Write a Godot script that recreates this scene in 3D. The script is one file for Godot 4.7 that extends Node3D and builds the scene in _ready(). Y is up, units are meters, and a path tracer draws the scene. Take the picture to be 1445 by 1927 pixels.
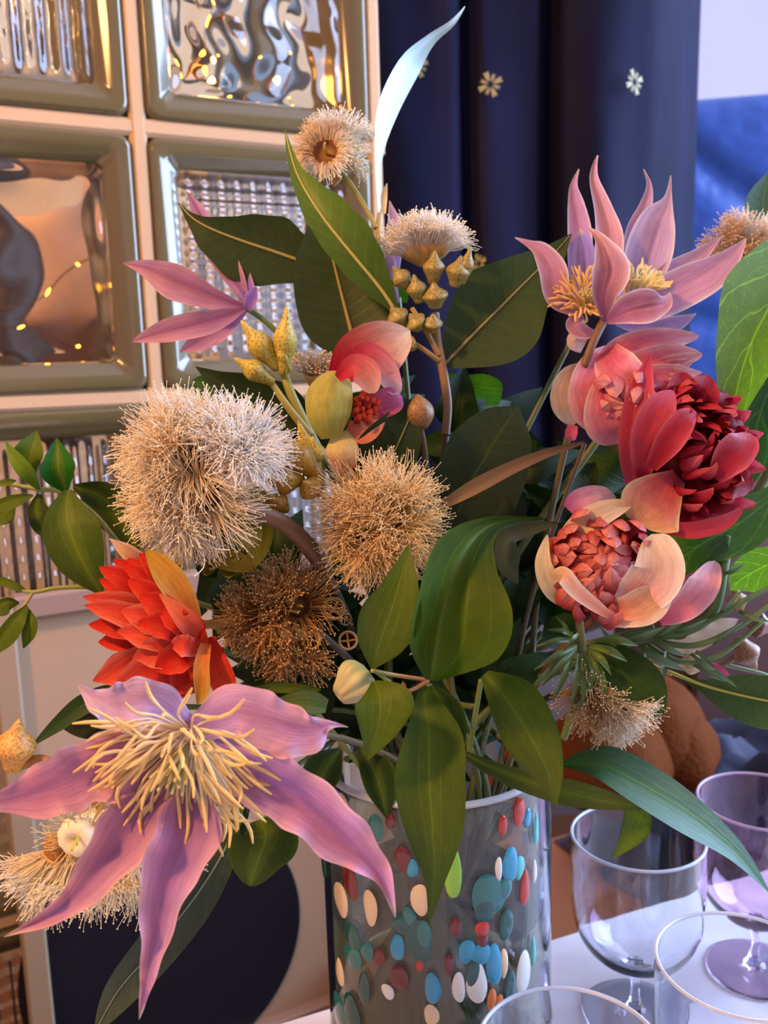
extends Node3D
# A mixed bouquet in a speckled glass vase on a pale table, before a glass block wall. Units are metres.

const F := 1700.0                        # focal length of the photograph in its pixels
const CAM := Vector3(0, 1.133, 0)
const TABLE_Y := 0.75
const VASE := Vector3(0.022, TABLE_Y, -0.4335)
var cb: Basis
var rng := RandomNumberGenerator.new()
var mats := {}
var texs := {}
var taken := {}
var rim_spot := 0

# ---------------------------------------------------------------- places
func P(x: float, y: float, d: float) -> Vector3:     # the point seen at that pixel, d metres along the view axis
	return CAM + cb * Vector3((x - 722.5) / F * d, -(y - 963.5) / F * d, -d)

func on_plane(x: float, y: float, at: Vector3, n: Vector3) -> Vector3:
	var dir := P(x, y, 1.0) - CAM
	return CAM + dir * (n.dot(at - CAM) / n.dot(dir))

func on_table(x: float, y: float) -> Vector3:
	return on_plane(x, y, Vector3(0, TABLE_Y, 0), Vector3.UP)

# ---------------------------------------------------------------- nodes
func numbered(called: String) -> String:
	var k: int = taken.get(called, 0)
	taken[called] = k + 1
	return called if k == 0 else "%s_%03d" % [called, k]

func thing(called: String, label: String, category: String, at: Vector3, group := "") -> Node3D:
	var o := Node3D.new()
	o.name = numbered(called)
	add_child(o)
	o.position = at
	o.set_meta("label", label)
	o.set_meta("category", category)
	if group: o.set_meta("group", group)
	return o

func origin_of(n: Node) -> Vector3:
	var at := Vector3.ZERO
	while n != self and n is Node3D:
		at += n.position
		n = n.get_parent()
	return at

class M:
	var v := PackedVector3Array()
	var c := PackedColorArray()
	var uv := PackedVector2Array()
	var i := PackedInt32Array()
	func p(at: Vector3, col := Color.WHITE, t := Vector2.ZERO) -> int:
		v.append(at); c.append(col); uv.append(t)
		return v.size() - 1
	func tri(a: int, b: int, d: int) -> void:
		i.append(a); i.append(b); i.append(d)
	func quad(a: int, b: int, d: int, e: int) -> void:
		i.append_array(PackedInt32Array([a, b, d, a, d, e]))
	func mesh(off := Vector3.ZERO) -> ArrayMesh:
		var n := PackedVector3Array()
		n.resize(v.size())
		for k in range(0, i.size(), 3):
			var a := v[i[k]]
			var q := (v[i[k + 2]] - a).cross(v[i[k + 1]] - a)
			n[i[k]] += q; n[i[k + 1]] += q; n[i[k + 2]] += q
		for k in n.size(): n[k] = n[k].normalized() if n[k].length_squared() > 1e-20 else Vector3.UP
		var w := v.duplicate()
		if off != Vector3.ZERO:
			for k in w.size(): w[k] -= off
		var a2 := []
		a2.resize(Mesh.ARRAY_MAX)
		a2[Mesh.ARRAY_VERTEX] = w; a2[Mesh.ARRAY_NORMAL] = n; a2[Mesh.ARRAY_COLOR] = c
		a2[Mesh.ARRAY_TEX_UV] = uv; a2[Mesh.ARRAY_INDEX] = i
		var me := ArrayMesh.new()
		me.add_surface_from_arrays(Mesh.PRIMITIVE_TRIANGLES, a2)
		return me

func put(m: M, called: String, mat: Material, parent: Node = self, kind := "") -> MeshInstance3D:
	var o := MeshInstance3D.new()
	o.mesh = m.mesh(origin_of(parent))
	return hang(o, called, mat, parent, kind)

func hang(o: MeshInstance3D, called: String, mat: Material, parent: Node, kind := "") -> MeshInstance3D:
	o.material_override = mat
	o.name = numbered(called) if parent == self else called
	o.cast_shadow = GeometryInstance3D.SHADOW_CASTING_SETTING_ON
	parent.add_child(o, true)
	if kind: o.set_meta("kind", kind)
	return o

func place(me: Mesh, xf: Transform3D, called: String, mat: Material, parent: Node) -> MeshInstance3D:   # a shared mesh under a thing, xf in the world
	var o := MeshInstance3D.new()
	o.mesh = me
	xf.origin -= origin_of(parent)
	o.transform = xf
	return hang(o, called, mat, parent)

# ---------------------------------------------------------------- shapes
func lin(h) -> Color:
	return (Color(h) if h is String else h as Color).srgb_to_linear()

func curve(pts: Array, t: float) -> Vector3:           # Catmull-Rom through pts
	var n := pts.size() - 1
	var f := clampf(t, 0, 1) * n
	var k := mini(int(f), n - 1)
	var a: Vector3 = pts[maxi(k - 1, 0)]
	var b: Vector3 = pts[k]
	var c: Vector3 = pts[k + 1]
	var d: Vector3 = pts[mini(k + 2, n)]
	return b.cubic_interpolate(c, a, d, f - k)

func curve1(w: Array, t: float) -> float:
	var n := w.size() - 1
	var f := clampf(t, 0, 1) * n
	var k := mini(int(f), n - 1)
	return maxf(0.0, cubic_interpolate(w[k], w[k + 1], w[maxi(k - 1, 0)], w[mini(k + 2, n)], f - k))

func px(flat: Array) -> Array:                          # x, y, depth in millimetres, ... -> Vector3s
	var out := []
	for k in range(0, flat.size(), 3): out.append(Vector3(flat[k], flat[k + 1], flat[k + 2]))
	return out

func world(flat: Array) -> Array:
	return px(flat).map(func(q): return P(q.x, q.y, q.z * 0.001))

# A leaf or petal: a midrib through real points, a width to either side of it, its halves bent up (cup, fold) and its rims waved.
func blade(mid: Array, l: Array, r: Array, o := {}) -> M:
	var m := M.new()
	var nu: int = o.get("nu", 10)
	var nv: int = o.get("nv", 26)
	var cup: Array = o.get("cup", [0.3, 0.3])           # rise of the left and the right half towards the eye
	var pw: float = o.get("pow", 1.4)
	var wave: float = o.get("wave", 0.0)
	var wf: float = o.get("wf", 5.0)
	var tooth: float = o.get("tooth", 0.0)
	var tilt: float = o.get("tilt", 0.0)
	var c0 := lin(o.get("c0", "#45602a"))
	var c1 := lin(o.get("c1", o.get("c0", "#45602a")))
	var ce := lin(o.get("ce", o.get("c0", "#45602a")))  # rim colour
	var cs = o.get("cs")                                 # midrib colour
	var es: float = o.get("es", 0.0)
	var ph: float = o.get("ph", 0.0)
	var ck: float = o.get("ck", 1.0)
	var pts := px(mid)
	for j in nv + 1:
		var t := float(j) / nv
		var q := curve(pts, t)
		var tg := curve(pts, minf(t + 0.02, 1.0)) - curve(pts, maxf(t - 0.02, 0.0))
		var nrm := Vector2(tg.y, -tg.x).normalized()
		var mm := q.z / F                                # millimetres per pixel here
		var wl := curve1(l, t)
		var wr := curve1(r, t)
		if l[-1] + r[-1] > 4.0 and t > 0.8:              # a blunt end is still round
			var e := sqrt(maxf(0.0, 1.0 - pow((t - 0.8) / 0.2, 2.4)))
			wl *= e; wr *= e
		for k in nu + 1:
			var s := float(k) / nu * 2.0 - 1.0           # -1 = left
			var w := wl if s < 0 else wr
			var a := absf(s)
			var side := -s * w
			var ru := wave * (sin(t * wf * TAU + (0.0 if s < 0 else 2.1) + ph) + 0.45 * sin(t * wf * 2.3 * TAU + (1.0 if s < 0 else 0.3) + ph * 2.0)) * a * a * minf(1.0, w / 20.0)
			if tooth > 0.0: side *= 1.0 + tooth * a * sin(t * wf * TAU * 1.7 + ph * 2.0 + (0.0 if s < 0 else 1.3))
			var rise: float = (cup[0] if s < 0 else cup[1]) * w * pow(a, pw) + ru + tilt * side
			var at := P(q.x + nrm.x * side, q.y + nrm.y * side, (q.z - rise * mm) * 0.001)
			var col := c0.lerp(c1, pow(t, ck))
			if es > 0.0: col = col.lerp(ce, pow(a, 2.0 / es) * (0.35 + 0.65 * sin(PI * t)))
			if o.has("ss"): col = col.lerp(lin(o.ss), 0.75 * sin(PI * clampf(t * 1.15, 0, 1)) * maxf(line(a, 0.1), 0.8 * line(a - 0.42, 0.09)))
			if o.has("tipc"): col = col.lerp(lin(o.tipc), smoothstep(0.86, 0.99, t))
			if cs != null: col = col.lerp(lin(cs), exp(-a * a * 14.0) * 0.8)
			m.p(at, col, Vector2(s * 0.5 + 0.5, t))
	for j in nv:
		for k in nu:
			var a := j * (nu + 1) + k
			m.quad(a, a + 1, a + nu + 2, a + nu + 1)
	return m

func tube_on(m: M, pts: Array, r0: float, r1: float, sides := 8, steps := 16, c0 := Color.WHITE, c1 := Color.WHITE, bulge := []) -> void:
	var base := m.v.size()
	var up := Vector3(0.31, 0.2, 0.93).normalized()
	for j in steps + 1:
		var t := float(j) / steps
		var at := curve(pts, t)
		var tg := (curve(pts, minf(t + 0.01, 1.0)) - curve(pts, maxf(t - 0.01, 0.0))).normalized()
		var x := tg.cross(up)
		x = x.normalized() if x.length() > 0.05 else tg.cross(Vector3.RIGHT).normalized()
		var y := x.cross(tg).normalized()
		up = y
		var r := lerpf(r0, r1, t) if bulge.is_empty() else curve1(bulge, t)
		for k in sides:
			var a := TAU * k / sides
			m.p(at + (x * cos(a) + y * sin(a)) * r, c0.lerp(c1, t), Vector2(float(k) / sides, t * 4.0))
	for j in steps:
		for k in sides:
			var k2 := (k + 1) % sides
			m.quad(base + j * sides + k, base + j * sides + k2, base + (j + 1) * sides + k2, base + (j + 1) * sides + k)
	for e in 2:
		var c := m.p(curve(pts, float(e)), c0 if e == 0 else c1)
		var row := base + (steps * sides if e == 1 else 0)
		for k in sides:
			var k2 := (k + 1) % sides
			if e == 0: m.tri(c, row + k2, row + k)
			else: m.tri(c, row + k, row + k2)

func tube(pts: Array, r0: float, r1: float, sides := 8, steps := 16, c0 := Color.WHITE, c1 := Color.WHITE) -> M:
	var m := M.new()
	tube_on(m, pts, r0, r1, sides, steps, c0, c1)
	return m

func frame_for(axis: Vector3) -> Basis:                 # y along the axis
	var y := axis.normalized()
	var x := y.cross(Vector3(0.13, 0.21, 0.97)).normalized()
	return Basis(x, y, x.cross(y))

func shade_at(cols: Array, t: float) -> Color:
	if cols.is_empty(): return Color.WHITE
	var f := t * (cols.size() - 1)
	var k := mini(int(f), cols.size() - 1)
	return lin(cols[k]).lerp(lin(cols[mini(k + 1, cols.size() - 1)]), f - k)

func lathe_on(m: M, at: Vector3, axis: Vector3, prof: Array, seg := 24, cols := [], ribs := 0.0, ribn := 0) -> void:
	# prof: [radius, height] pairs walked so that the outside lies to the right of the way up
	var b := frame_for(axis)
	var base := m.v.size()
	for j in prof.size():
		for k in seg:
			var a := TAU * k / seg
			var r: float = prof[j][0] * (1.0 + ribs * cos(a * ribn))
			m.p(at + b * Vector3(cos(a) * r, prof[j][1], sin(a) * r), shade_at(cols, float(j) / (prof.size() - 1)), Vector2(float(k) / seg, float(j) / prof.size()))
	for j in prof.size() - 1:
		for k in seg:
			var k2 := (k + 1) % seg
			m.quad(base + j * seg + k, base + j * seg + k2, base + (j + 1) * seg + k2, base + (j + 1) * seg + k)

func lathe(at: Vector3, axis: Vector3, prof: Array, seg := 24, cols := [], ribs := 0.0, ribn := 0) -> M:
	var m := M.new()
	lathe_on(m, at, axis, prof, seg, cols, ribs, ribn)
	return m

func smooth_prof(pts: Array, n: int) -> Array:
	var v := pts.map(func(q): return Vector3(q[0], q[1], 0))
	var out := []
	for k in n + 1:
		var q := curve(v, float(k) / n)
		out.append([maxf(q.x, 0.0), q.y])
	return out

# A box with chamfered edges, turned by b.
func box_on(m: M, at: Vector3, size: Vector3, b := Basis(), ch := 0.004, col := Color.WHITE) -> void:
	var h := size * 0.5
	ch = minf(ch, minf(h.x, minf(h.y, h.z)) * 0.5)
	for ax in 3:
		for s in [-1.0, 1.0]:
			var u := (ax + 1) % 3
			var w := (ax + 2) % 3
			var q := []
			for e in [[-1, -1], [1, -1], [1, 1], [-1, 1]]:
				var p := Vector3.ZERO
				p[ax] = s * h[ax]; p[u] = e[0] * (h[u] - ch); p[w] = e[1] * (h[w] - ch)
				q.append(m.p(at + b * p, col, Vector2(p[u], p[w])))
			if s < 0: m.quad(q[0], q[1], q[2], q[3])
			else: m.quad(q[3], q[2], q[1], q[0])
			for e in [-1.0, 1.0]:                        # chamfers between this face and the next axis' faces
				var pa := Vector3.ZERO
				var pb := Vector3.ZERO
				pa[ax] = s * h[ax]; pa[u] = e * (h[u] - ch)
				pb[ax] = s * (h[ax] - ch); pb[u] = e * h[u]
				var lo := -(h[w] - ch)
				var a := [pa, pb, pb, pa]
				var id := []
				for k in 4:
					var p: Vector3 = a[k]
					p[w] = lo if k < 2 else -lo
					id.append(m.p(at + b * p, col, Vector2(p.x, p.y)))
				if s * e > 0: m.quad(id[3], id[2], id[1], id[0])
				else: m.quad(id[0], id[1], id[2], id[3])

func box(at: Vector3, size: Vector3, b := Basis(), ch := 0.004) -> M:
	var m := M.new()
	box_on(m, at, size, b, ch)
	return m

# ---------------------------------------------------------------- materials
func mat(key: String, col = "#ffffff", rough := 0.5, o := {}) -> StandardMaterial3D:
	if mats.has(key): return mats[key]
	var m := StandardMaterial3D.new()
	m.resource_name = key
	m.albedo_color = Color(col) if col is String else col
	m.roughness = rough
	m.cull_mode = BaseMaterial3D.CULL_DISABLED
	m.vertex_color_use_as_albedo = o.get("vc", false)
	m.metallic_specular = o.get("spec", 0.5)
	if o.has("back"):
		m.backlight_enabled = true
		m.backlight = o.back
	if o.has("tex"):
		m.albedo_texture = o.tex
		m.albedo_color = Color(o.get("gain", 1.0), o.get("gain", 1.0), o.get("gain", 1.0)).linear_to_srgb() * m.albedo_color
	if o.has("bump"):
		m.heightmap_enabled = true
		m.heightmap_texture = o.bump
		m.heightmap_scale = o.get("bs", 0.05)
	if o.has("tri"):
		m.uv1_triplanar = true
		m.uv1_scale = o.tri
	if o.has("sheen"):
		m.rim_enabled = true
		m.rim = o.sheen
	if o.has("coat"):
		m.clearcoat_enabled = true
		m.clearcoat = o.coat
		m.clearcoat_roughness = o.get("coatr", 0.2)
	if o.has("sss"):
		m.subsurf_scatter_enabled = true
		m.subsurf_scatter_strength = o.sss
	mats[key] = m
	return m

func glass(key: String, col: String, scale := 0.05) -> StandardMaterial3D:
	if mats.has(key): return mats[key]
	var m := StandardMaterial3D.new()
	m.resource_name = key
	var c := Color(col)
	m.albedo_color = Color(c.r, c.g, c.b, 0.0)
	m.transparency = BaseMaterial3D.TRANSPARENCY_ALPHA
	m.roughness = 0.0
	m.refraction_enabled = true
	m.refraction_scale = scale
	mats[key] = m
	return m

func milk(key: String, col: String, alpha: float) -> StandardMaterial3D:
	if mats.has(key): return mats[key]
	var m := mat(key, col, 0.3)
	m.albedo_color.a = alpha
	m.transparency = BaseMaterial3D.TRANSPARENCY_ALPHA
	return m

func ring(at: Vector3, r: float, w: float, seg := 72) -> M:
	var prof := []
	for k in 9: prof.append([r + cos(TAU * k / 8.0) * w, sin(TAU * k / 8.0) * w])
	return lathe(at, Vector3.UP, prof, seg)

func pane(key: String, col: String, alpha: float) -> StandardMaterial3D:
	if mats.has(key): return mats[key]
	var m := StandardMaterial3D.new()
	m.resource_name = key
	var c := Color(col)
	m.albedo_color = Color(c.r, c.g, c.b, alpha)
	m.transparency = BaseMaterial3D.TRANSPARENCY_ALPHA
	m.roughness = 0.02
	m.cull_mode = BaseMaterial3D.CULL_DISABLED
	mats[key] = m
	return m

func picture(w: int, h: int, f: Callable) -> ImageTexture:
	var im := Image.create(w, h, false, Image.FORMAT_RGB8)
	for y in h:
		for x in w: im.set_pixel(x, y, f.call((x + 0.5) / w, (y + 0.5) / h))
	return ImageTexture.create_from_image(im)

func noise_tex(seed_: int, freq: float, lo: String, hi: String, kind := FastNoiseLite.TYPE_SIMPLEX_SMOOTH, oct := 4, size := 256) -> NoiseTexture2D:
	var n := FastNoiseLite.new()
	n.seed = seed_; n.frequency = freq; n.noise_type = kind; n.fractal_octaves = oct
	var g := Gradient.new()
	g.set_color(0, Color(lo)); g.set_color(1, Color(hi))
	var t := NoiseTexture2D.new()
	t.width = size; t.height = size; t.seamless = true; t.noise = n; t.color_ramp = g
	return t

func line(d: float, w: float) -> float: return exp(-(d / w) * (d / w))

func make_materials() -> void:
	var cell := FastNoiseLite.new()
	cell.seed = 4; cell.noise_type = FastNoiseLite.TYPE_CELLULAR; cell.frequency = 1.0
	cell.cellular_return_type = FastNoiseLite.RETURN_DISTANCE2_SUB
	var soft := FastNoiseLite.new()
	soft.seed = 9; soft.frequency = 1.0; soft.fractal_octaves = 3
	# veins of a gum leaf: many fine side veins at a steep angle
	var gum := func(u: float, v: float) -> float:
		var s := absf(u - 0.5) * 2.0
		var f := fposmod(v * 13.0 - s * 1.7, 1.0)
		return 0.45 * line(minf(f, 1.0 - f), 0.07) * (1.0 - s * 0.6) + line(s, 0.03)
	# veins of a clematis leaf: a midrib and two curved veins on either side from the base, with cross veins
	var cle := func(u: float, v: float) -> float:
		var s := absf(u - 0.5) * 2.0
		var a := 0.36 * (1.0 - 0.25 * v) + 0.1 * sin(v * 9.0)  * 0.35
		var b := 0.7 + 0.05 * sin(v * 7.0 + 1.0)
		var x := fposmod(v * 6.0 - s * 1.3 + 0.4 * signf(u - 0.5), 1.0)
		return line(s, 0.028) + 0.7 * line(s - a, 0.022) + 0.45 * line(s - b, 0.02) + 0.22 * line(minf(x, 1.0 - x), 0.035)
	var ret := func(u: float, v: float) -> float:
		var s := absf(u - 0.5) * 2.0
		var d := cell.get_noise_2d(u * 8.0, v * 13.0) + 1.0
		var f := fposmod(v * 4.0 - s * 1.5 + 0.15 * soft.get_noise_2d(u * 4.0, v * 4.0), 1.0)
		return 0.5 * line(d, 0.10) + 0.9 * line(minf(f, 1.0 - f), 0.028) + line(s, 0.025)
	var over := func(f: Callable, base: Color, vein: Color) -> Callable:
		return func(u: float, v: float) -> Color:
			var n := soft.get_noise_2d(u * 5.0, v * 9.0) * 0.06 + soft.get_noise_2d(u * 40.0, v * 80.0) * 0.03
			return (base * (1.0 + n)).lerp(vein, clampf(f.call(u, v), 0.0, 1.0))
	var high := func(f: Callable, flip: float) -> Callable:
		return func(u: float, v: float) -> Color:
			var k := clampf(0.5 + flip * 0.5 * f.call(u, v) + 0.12 * soft.get_noise_2d(u * 9.0, v * 16.0), 0.0, 1.0)
			return Color(k, k, k)
	var half := Color(0.537, 0.537, 0.537)              # 0.25 linear; the gain of 4 brings it back to 1
	texs.gum = picture(192, 384, over.call(gum, half, Color(0.72, 0.70, 0.50)))
	texs.cle = picture(192, 384, over.call(cle, half, Color(0.635, 0.655, 0.535)))
	texs.ret = picture(256, 384, over.call(ret, half, Color(0.78, 0.80, 0.62)))
	texs.gum_h = picture(192, 384, high.call(gum, 1.0))
	texs.cle_h = picture(192, 384, high.call(cle, -1.0))
	texs.petal = picture(128, 128, func(u: float, v: float) -> Color:
		var k := 0.92 + 0.09 * soft.get_noise_2d(u * 46.0, v * 2.5) + 0.07 * soft.get_noise_2d(u * 6.0, v * 5.0)
		return Color(k, k, k))
	texs.petal_h = picture(128, 128, func(u: float, v: float) -> Color:
		var k := 0.5 + 0.35 * soft.get_noise_2d(u * 30.0, v * 2.5) + 0.15 * soft.get_noise_2d(u * 7.0, v * 9.0)
		return Color(k, k, k))
	texs.speck = picture(128, 128, func(u: float, v: float) -> Color:
		var k := smoothstep(0.12, 0.45, soft.get_noise_2d(u * 14.0, v * 10.0) + 0.25 * soft.get_noise_2d(u * 50.0, v * 40.0))
		return Color(0.98, 0.98, 0.96).lerp(Color(0.55, 0.36, 0.24), k))
	var bl := Color(0.55, 0.6, 0.22)
	mat("gum_leaf", "#ffffff", 0.44, {"vc": true, "spec": 0.32, "tex": texs.gum, "gain": 2.1, "bump": texs.gum_h, "bs": 0.02, "back": Color(0.4, 0.44, 0.14)})
	mat("clematis_leaf", "#ffffff", 0.48, {"vc": true, "spec": 0.28, "tex": texs.cle, "gain": 2.1, "bump": texs.cle_h, "bs": 0.03, "back": bl})
	mat("broad_leaf", "#ffffff", 0.5, {"vc": true, "tex": texs.ret, "gain": 4.0, "back": Color(1.0, 1.1, 0.5)})
	mat("silver_leaf", "#ffffff", 0.4, {"vc": true, "back": Color(0.3, 0.32, 0.3)})
	mat("petal", "#ffffff", 0.55, {"vc": true, "tex": texs.petal, "bump": texs.petal_h, "bs": 0.025, "back": Color(0.8, 0.74, 0.72), "spec": 0.35})
	mat("filament", "#ffffff", 0.6, {"vc": true, "back": Color(0.8, 0.8, 0.79), "spec": 0.3})
	mat("stem", "#ffffff", 0.55, {"vc": true})
	mat("bud", "#ffffff", 0.45, {"vc": true, "tex": texs.speck, "tri": Vector3(60, 60, 60)})
	mat("chip", "#ffffff", 0.08, {"vc": true, "back": Color(0.7, 0.7, 0.7), "coat": 0.6, "coatr": 0.05})

# ---------------------------------------------------------------- plants: builders
func leaf(t: Node3D, kind: String, mid: Array, l: Array, r: Array, o := {}) -> MeshInstance3D:
	var q := {"cup": [0.25, 0.25]}
	q.merge(o, true)
	var lf := put(blade(mid, l, r, q), "leaf", mats[kind], t)
	if o.has("rib"):                                     # a raised pale midrib, its own piece
		var pts := []
		var p3 := px(mid)
		for k in 13:
			var c := curve(p3, k / 12.0 * 0.97)
			pts.append(P(c.x, c.y, c.z * 0.001 - 0.0004))
		var rw: float = o.get("rw", 0.0011)
		put(tube(pts, rw, rw * 0.25, 6, 24, lin(o.rib), lin(o.rib)), "midrib", mats.stem, lf)
	return lf

func petal(t: Node3D, mid: Array, l: Array, r: Array, o := {}, called := "petal") -> MeshInstance3D:
	var q := {"nu": 12, "nv": 22, "cup": [0.35, 0.35]}
	q.merge(o, true)
	return put(blade(mid, l, r, q), called, mats.petal, t)

func stalk(t: Node3D, flat: Array, r0: float, r1: float, c0 := "#5c6a34", c1 := "", called := "stem") -> MeshInstance3D:
	return put(tube(world(flat), r0, r1, 8, maxi(10, flat.size() * 3), lin(c0), lin(c1 if c1 else c0)), called, mats.stem, t)

# the rest of a stem: from a point of the head through the neck of the vase and down to its floor
func into_vase(t: Node3D, from: Vector3, r := 0.0022, col := "#566432") -> void:
	rim_spot += 1
	var a := rim_spot * 2.399
	var k := 0.012 + 0.03 * fposmod(rim_spot * 0.618, 1.0)
	var neck := VASE + Vector3(cos(a) * k, 0.178, sin(a) * k)
	var foot := VASE + Vector3(-cos(a + 0.5) * 0.036, 0.021, -sin(a + 0.5) * 0.036)
	var way := from.lerp(neck, 0.55) + Vector3(0, 0.012, -0.012)
	put(tube([from, way, neck, neck.lerp(foot, 0.5), foot], r * 0.8, r, 7, 28, lin(col), lin("#4d5a2e")), "stem", mats.stem, t)

# one flower of a gum blossom: a cup and a ring of stamens that bow outwards from its rim
func gum_flower(t: Node3D, at: Vector3, axis: Vector3, rc: float, ln: float, n: int, o := {}) -> void:
	var b := frame_for(axis)
	var c0 := lin(o.get("c0", "#e0b44a"))
	var c1 := lin(o.get("c1", "#f7e6bd"))
	var tip := lin(o.get("tip", "#fbeec4"))
	var lo: float = o.get("lo", 0.2)                     # least and most lean from the axis
	var hi: float = o.get("hi", 1.5)
	var th: float = o.get("th", 0.00016)
	var m := M.new()
	for k in n:
		var a := rng.randf() * TAU
		var lean := lerpf(lo, hi, pow(rng.randf(), 0.75))
		var out := Vector3(cos(a), 0, sin(a))
		var d0 := (Vector3.UP * cos(lean * 0.55) + out * sin(lean * 0.55)).normalized()
		var d1 := (Vector3.UP * cos(lean * 1.15) + out * sin(lean * 1.15)).normalized()
		var wob := Vector3(rng.randfn(), rng.randfn(), rng.randfn()) * ln * 0.13
		var L := ln * rng.randf_range(0.72, 1.08)
		var p0 := out * rc * rng.randf_range(0.8, 1.05)
		var p1 := p0 + d0 * L * 0.5 - wob * 0.5
		var p2 := p1 + d1 * L * 0.5 + wob
		p2.y -= rng.randf() * o.get("droop", 0.0) * ln
		var pts := [at + b * p0, at + b * p1, at + b * p2]
		tube_on(m, pts, th * 1.25, th * 0.85, 3, 4, c0, c1.lerp(c0, rng.randf() * 0.25))
		var e: Vector3 = pts[2]
		var s := th * rng.randf_range(1.9, 2.8)          # the anther at the tip
		var q := m.v.size()
		for w in [Vector3(s, 0, 0), Vector3(0, s, 0), Vector3(0, 0, s), Vector3(-s, 0, 0), Vector3(0, -s, 0), Vector3(0, 0, -s)]: m.p(e + w, tip)
		for f in [[0, 1, 2], [1, 3, 2], [3, 4, 2], [4, 0, 2], [1, 0, 5], [3, 1, 5], [4, 3, 5], [0, 4, 5]]: m.tri(q + f[0], q + f[2], q + f[1])
	put(m, "stamens", mats.filament, t, "stuff")
	var cup_c := [o.get("cup", "#b08a4a"), o.get("cup", "#b08a4a"), o.get("cup", "#b08a4a"), o.get("rim", "#c9a25c"), o.get("in", "#7a4a1e"), o.get("in", "#6a3d18"), "#8a6a20"]
	var h: float = o.get("h", 2.2) * rc
	put(lathe(at, axis, [[0.0, -h], [rc * 0.45, -h * 0.85], [rc * 0.95, -h * 0.25], [rc * 1.08, rc * 0.05], [rc * 0.9, rc * 0.02], [rc * 0.7, -rc * 0.35], [0.0, -rc * 0.45]], 18, cup_c), "cup", mats.stem, t)
	put(tube([at - b.y * rc * 0.4, at + b * Vector3(rc * 0.1, ln * 0.25, 0), at + b * Vector3(rc * 0.25, ln * 0.5, rc * 0.1)], rc * 0.13, rc * 0.07, 6, 6, lin("#b8a838"), lin("#c8b440")), "style", mats.stem, t)

# a beaked gum bud standing from a to b
func bud(t: Node3D, a: Vector3, b: Vector3, r: float, c0 := "#a9a04a", c1 := "#c9bd6a", called := "bud") -> MeshInstance3D:
	var L := a.distance_to(b)
	var pr := smooth_prof([[0.0, 0.0], [r * 0.42, L * 0.02], [r * 0.62, L * 0.2], [r * 0.97, L * 0.42], [r * 1.0, L * 0.52], [r * 0.82, L * 0.62], [r * 0.42, L * 0.76], [r * 0.22, L * 0.9], [0.0, L]], 22)
	var cols := []
	for k in pr.size(): cols.append(Color(c0).lerp(Color(c1), float(k) / pr.size()))
	var m := M.new()
	lathe_on(m, a, b - a, pr, 18, cols, 0.03, 4)
	return put(m, called, mats.bud, t)

func bud_px(t: Node3D, x0: float, y0: float, x1: float, y1: float, d: float, w: float, c0 := "#a9a04a", c1 := "#c9bd6a", dz := 0.004) -> MeshInstance3D:
	return bud(t, P(x0, y0, d), P(x1, y1, d - dz), w * 0.5 / F * d, c0, c1)

# small petals of double flowers, shared: base at the origin, y along the petal, hollow side towards z
func petal_shape(ln: float, wd: float, hollow: float, point: float, back: float, c0: String, c1: String, c2: String) -> ArrayMesh:
	var m := M.new()
	var nu := 6
	var nv := 9
	for j in nv + 1:
		var t := float(j) / nv
		var w := wd * 0.5 * (0.45 + 0.55 * sin(clampf(t * 1.25, 0, 1) * PI * 0.5)) * pow(maxf(0.0, 1.0 - pow(t, 4.0 - 2.2 * point)), 0.5 + 0.4 * point)
		var z := -hollow * ln * 0.5 * sin(t * PI) * 0.8 - back * ln * t * t + hollow * ln * 0.4 * t * t
		for k in nu + 1:
			var s := float(k) / nu * 2.0 - 1.0
			var dip := 1.0 - 0.05 * absf(sin(s * 5.0)) * t * (1.0 - point)
			var col := lin(c0).lerp(lin(c1), smoothstep(0.0, 0.75, t)).lerp(lin(c2), smoothstep(0.72, 1.0, t + 0.12 * s * s) * 0.9)
			m.p(Vector3(s * w, t * ln * dip, z + hollow * wd * 0.5 * s * s), col, Vector2(s * 0.5 + 0.5, t))
	for j in nv:
		for k in nu:
			var a := j * (nu + 1) + k
			m.quad(a, a + 1, a + nu + 2, a + nu + 1)
	return m.mesh()

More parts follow.
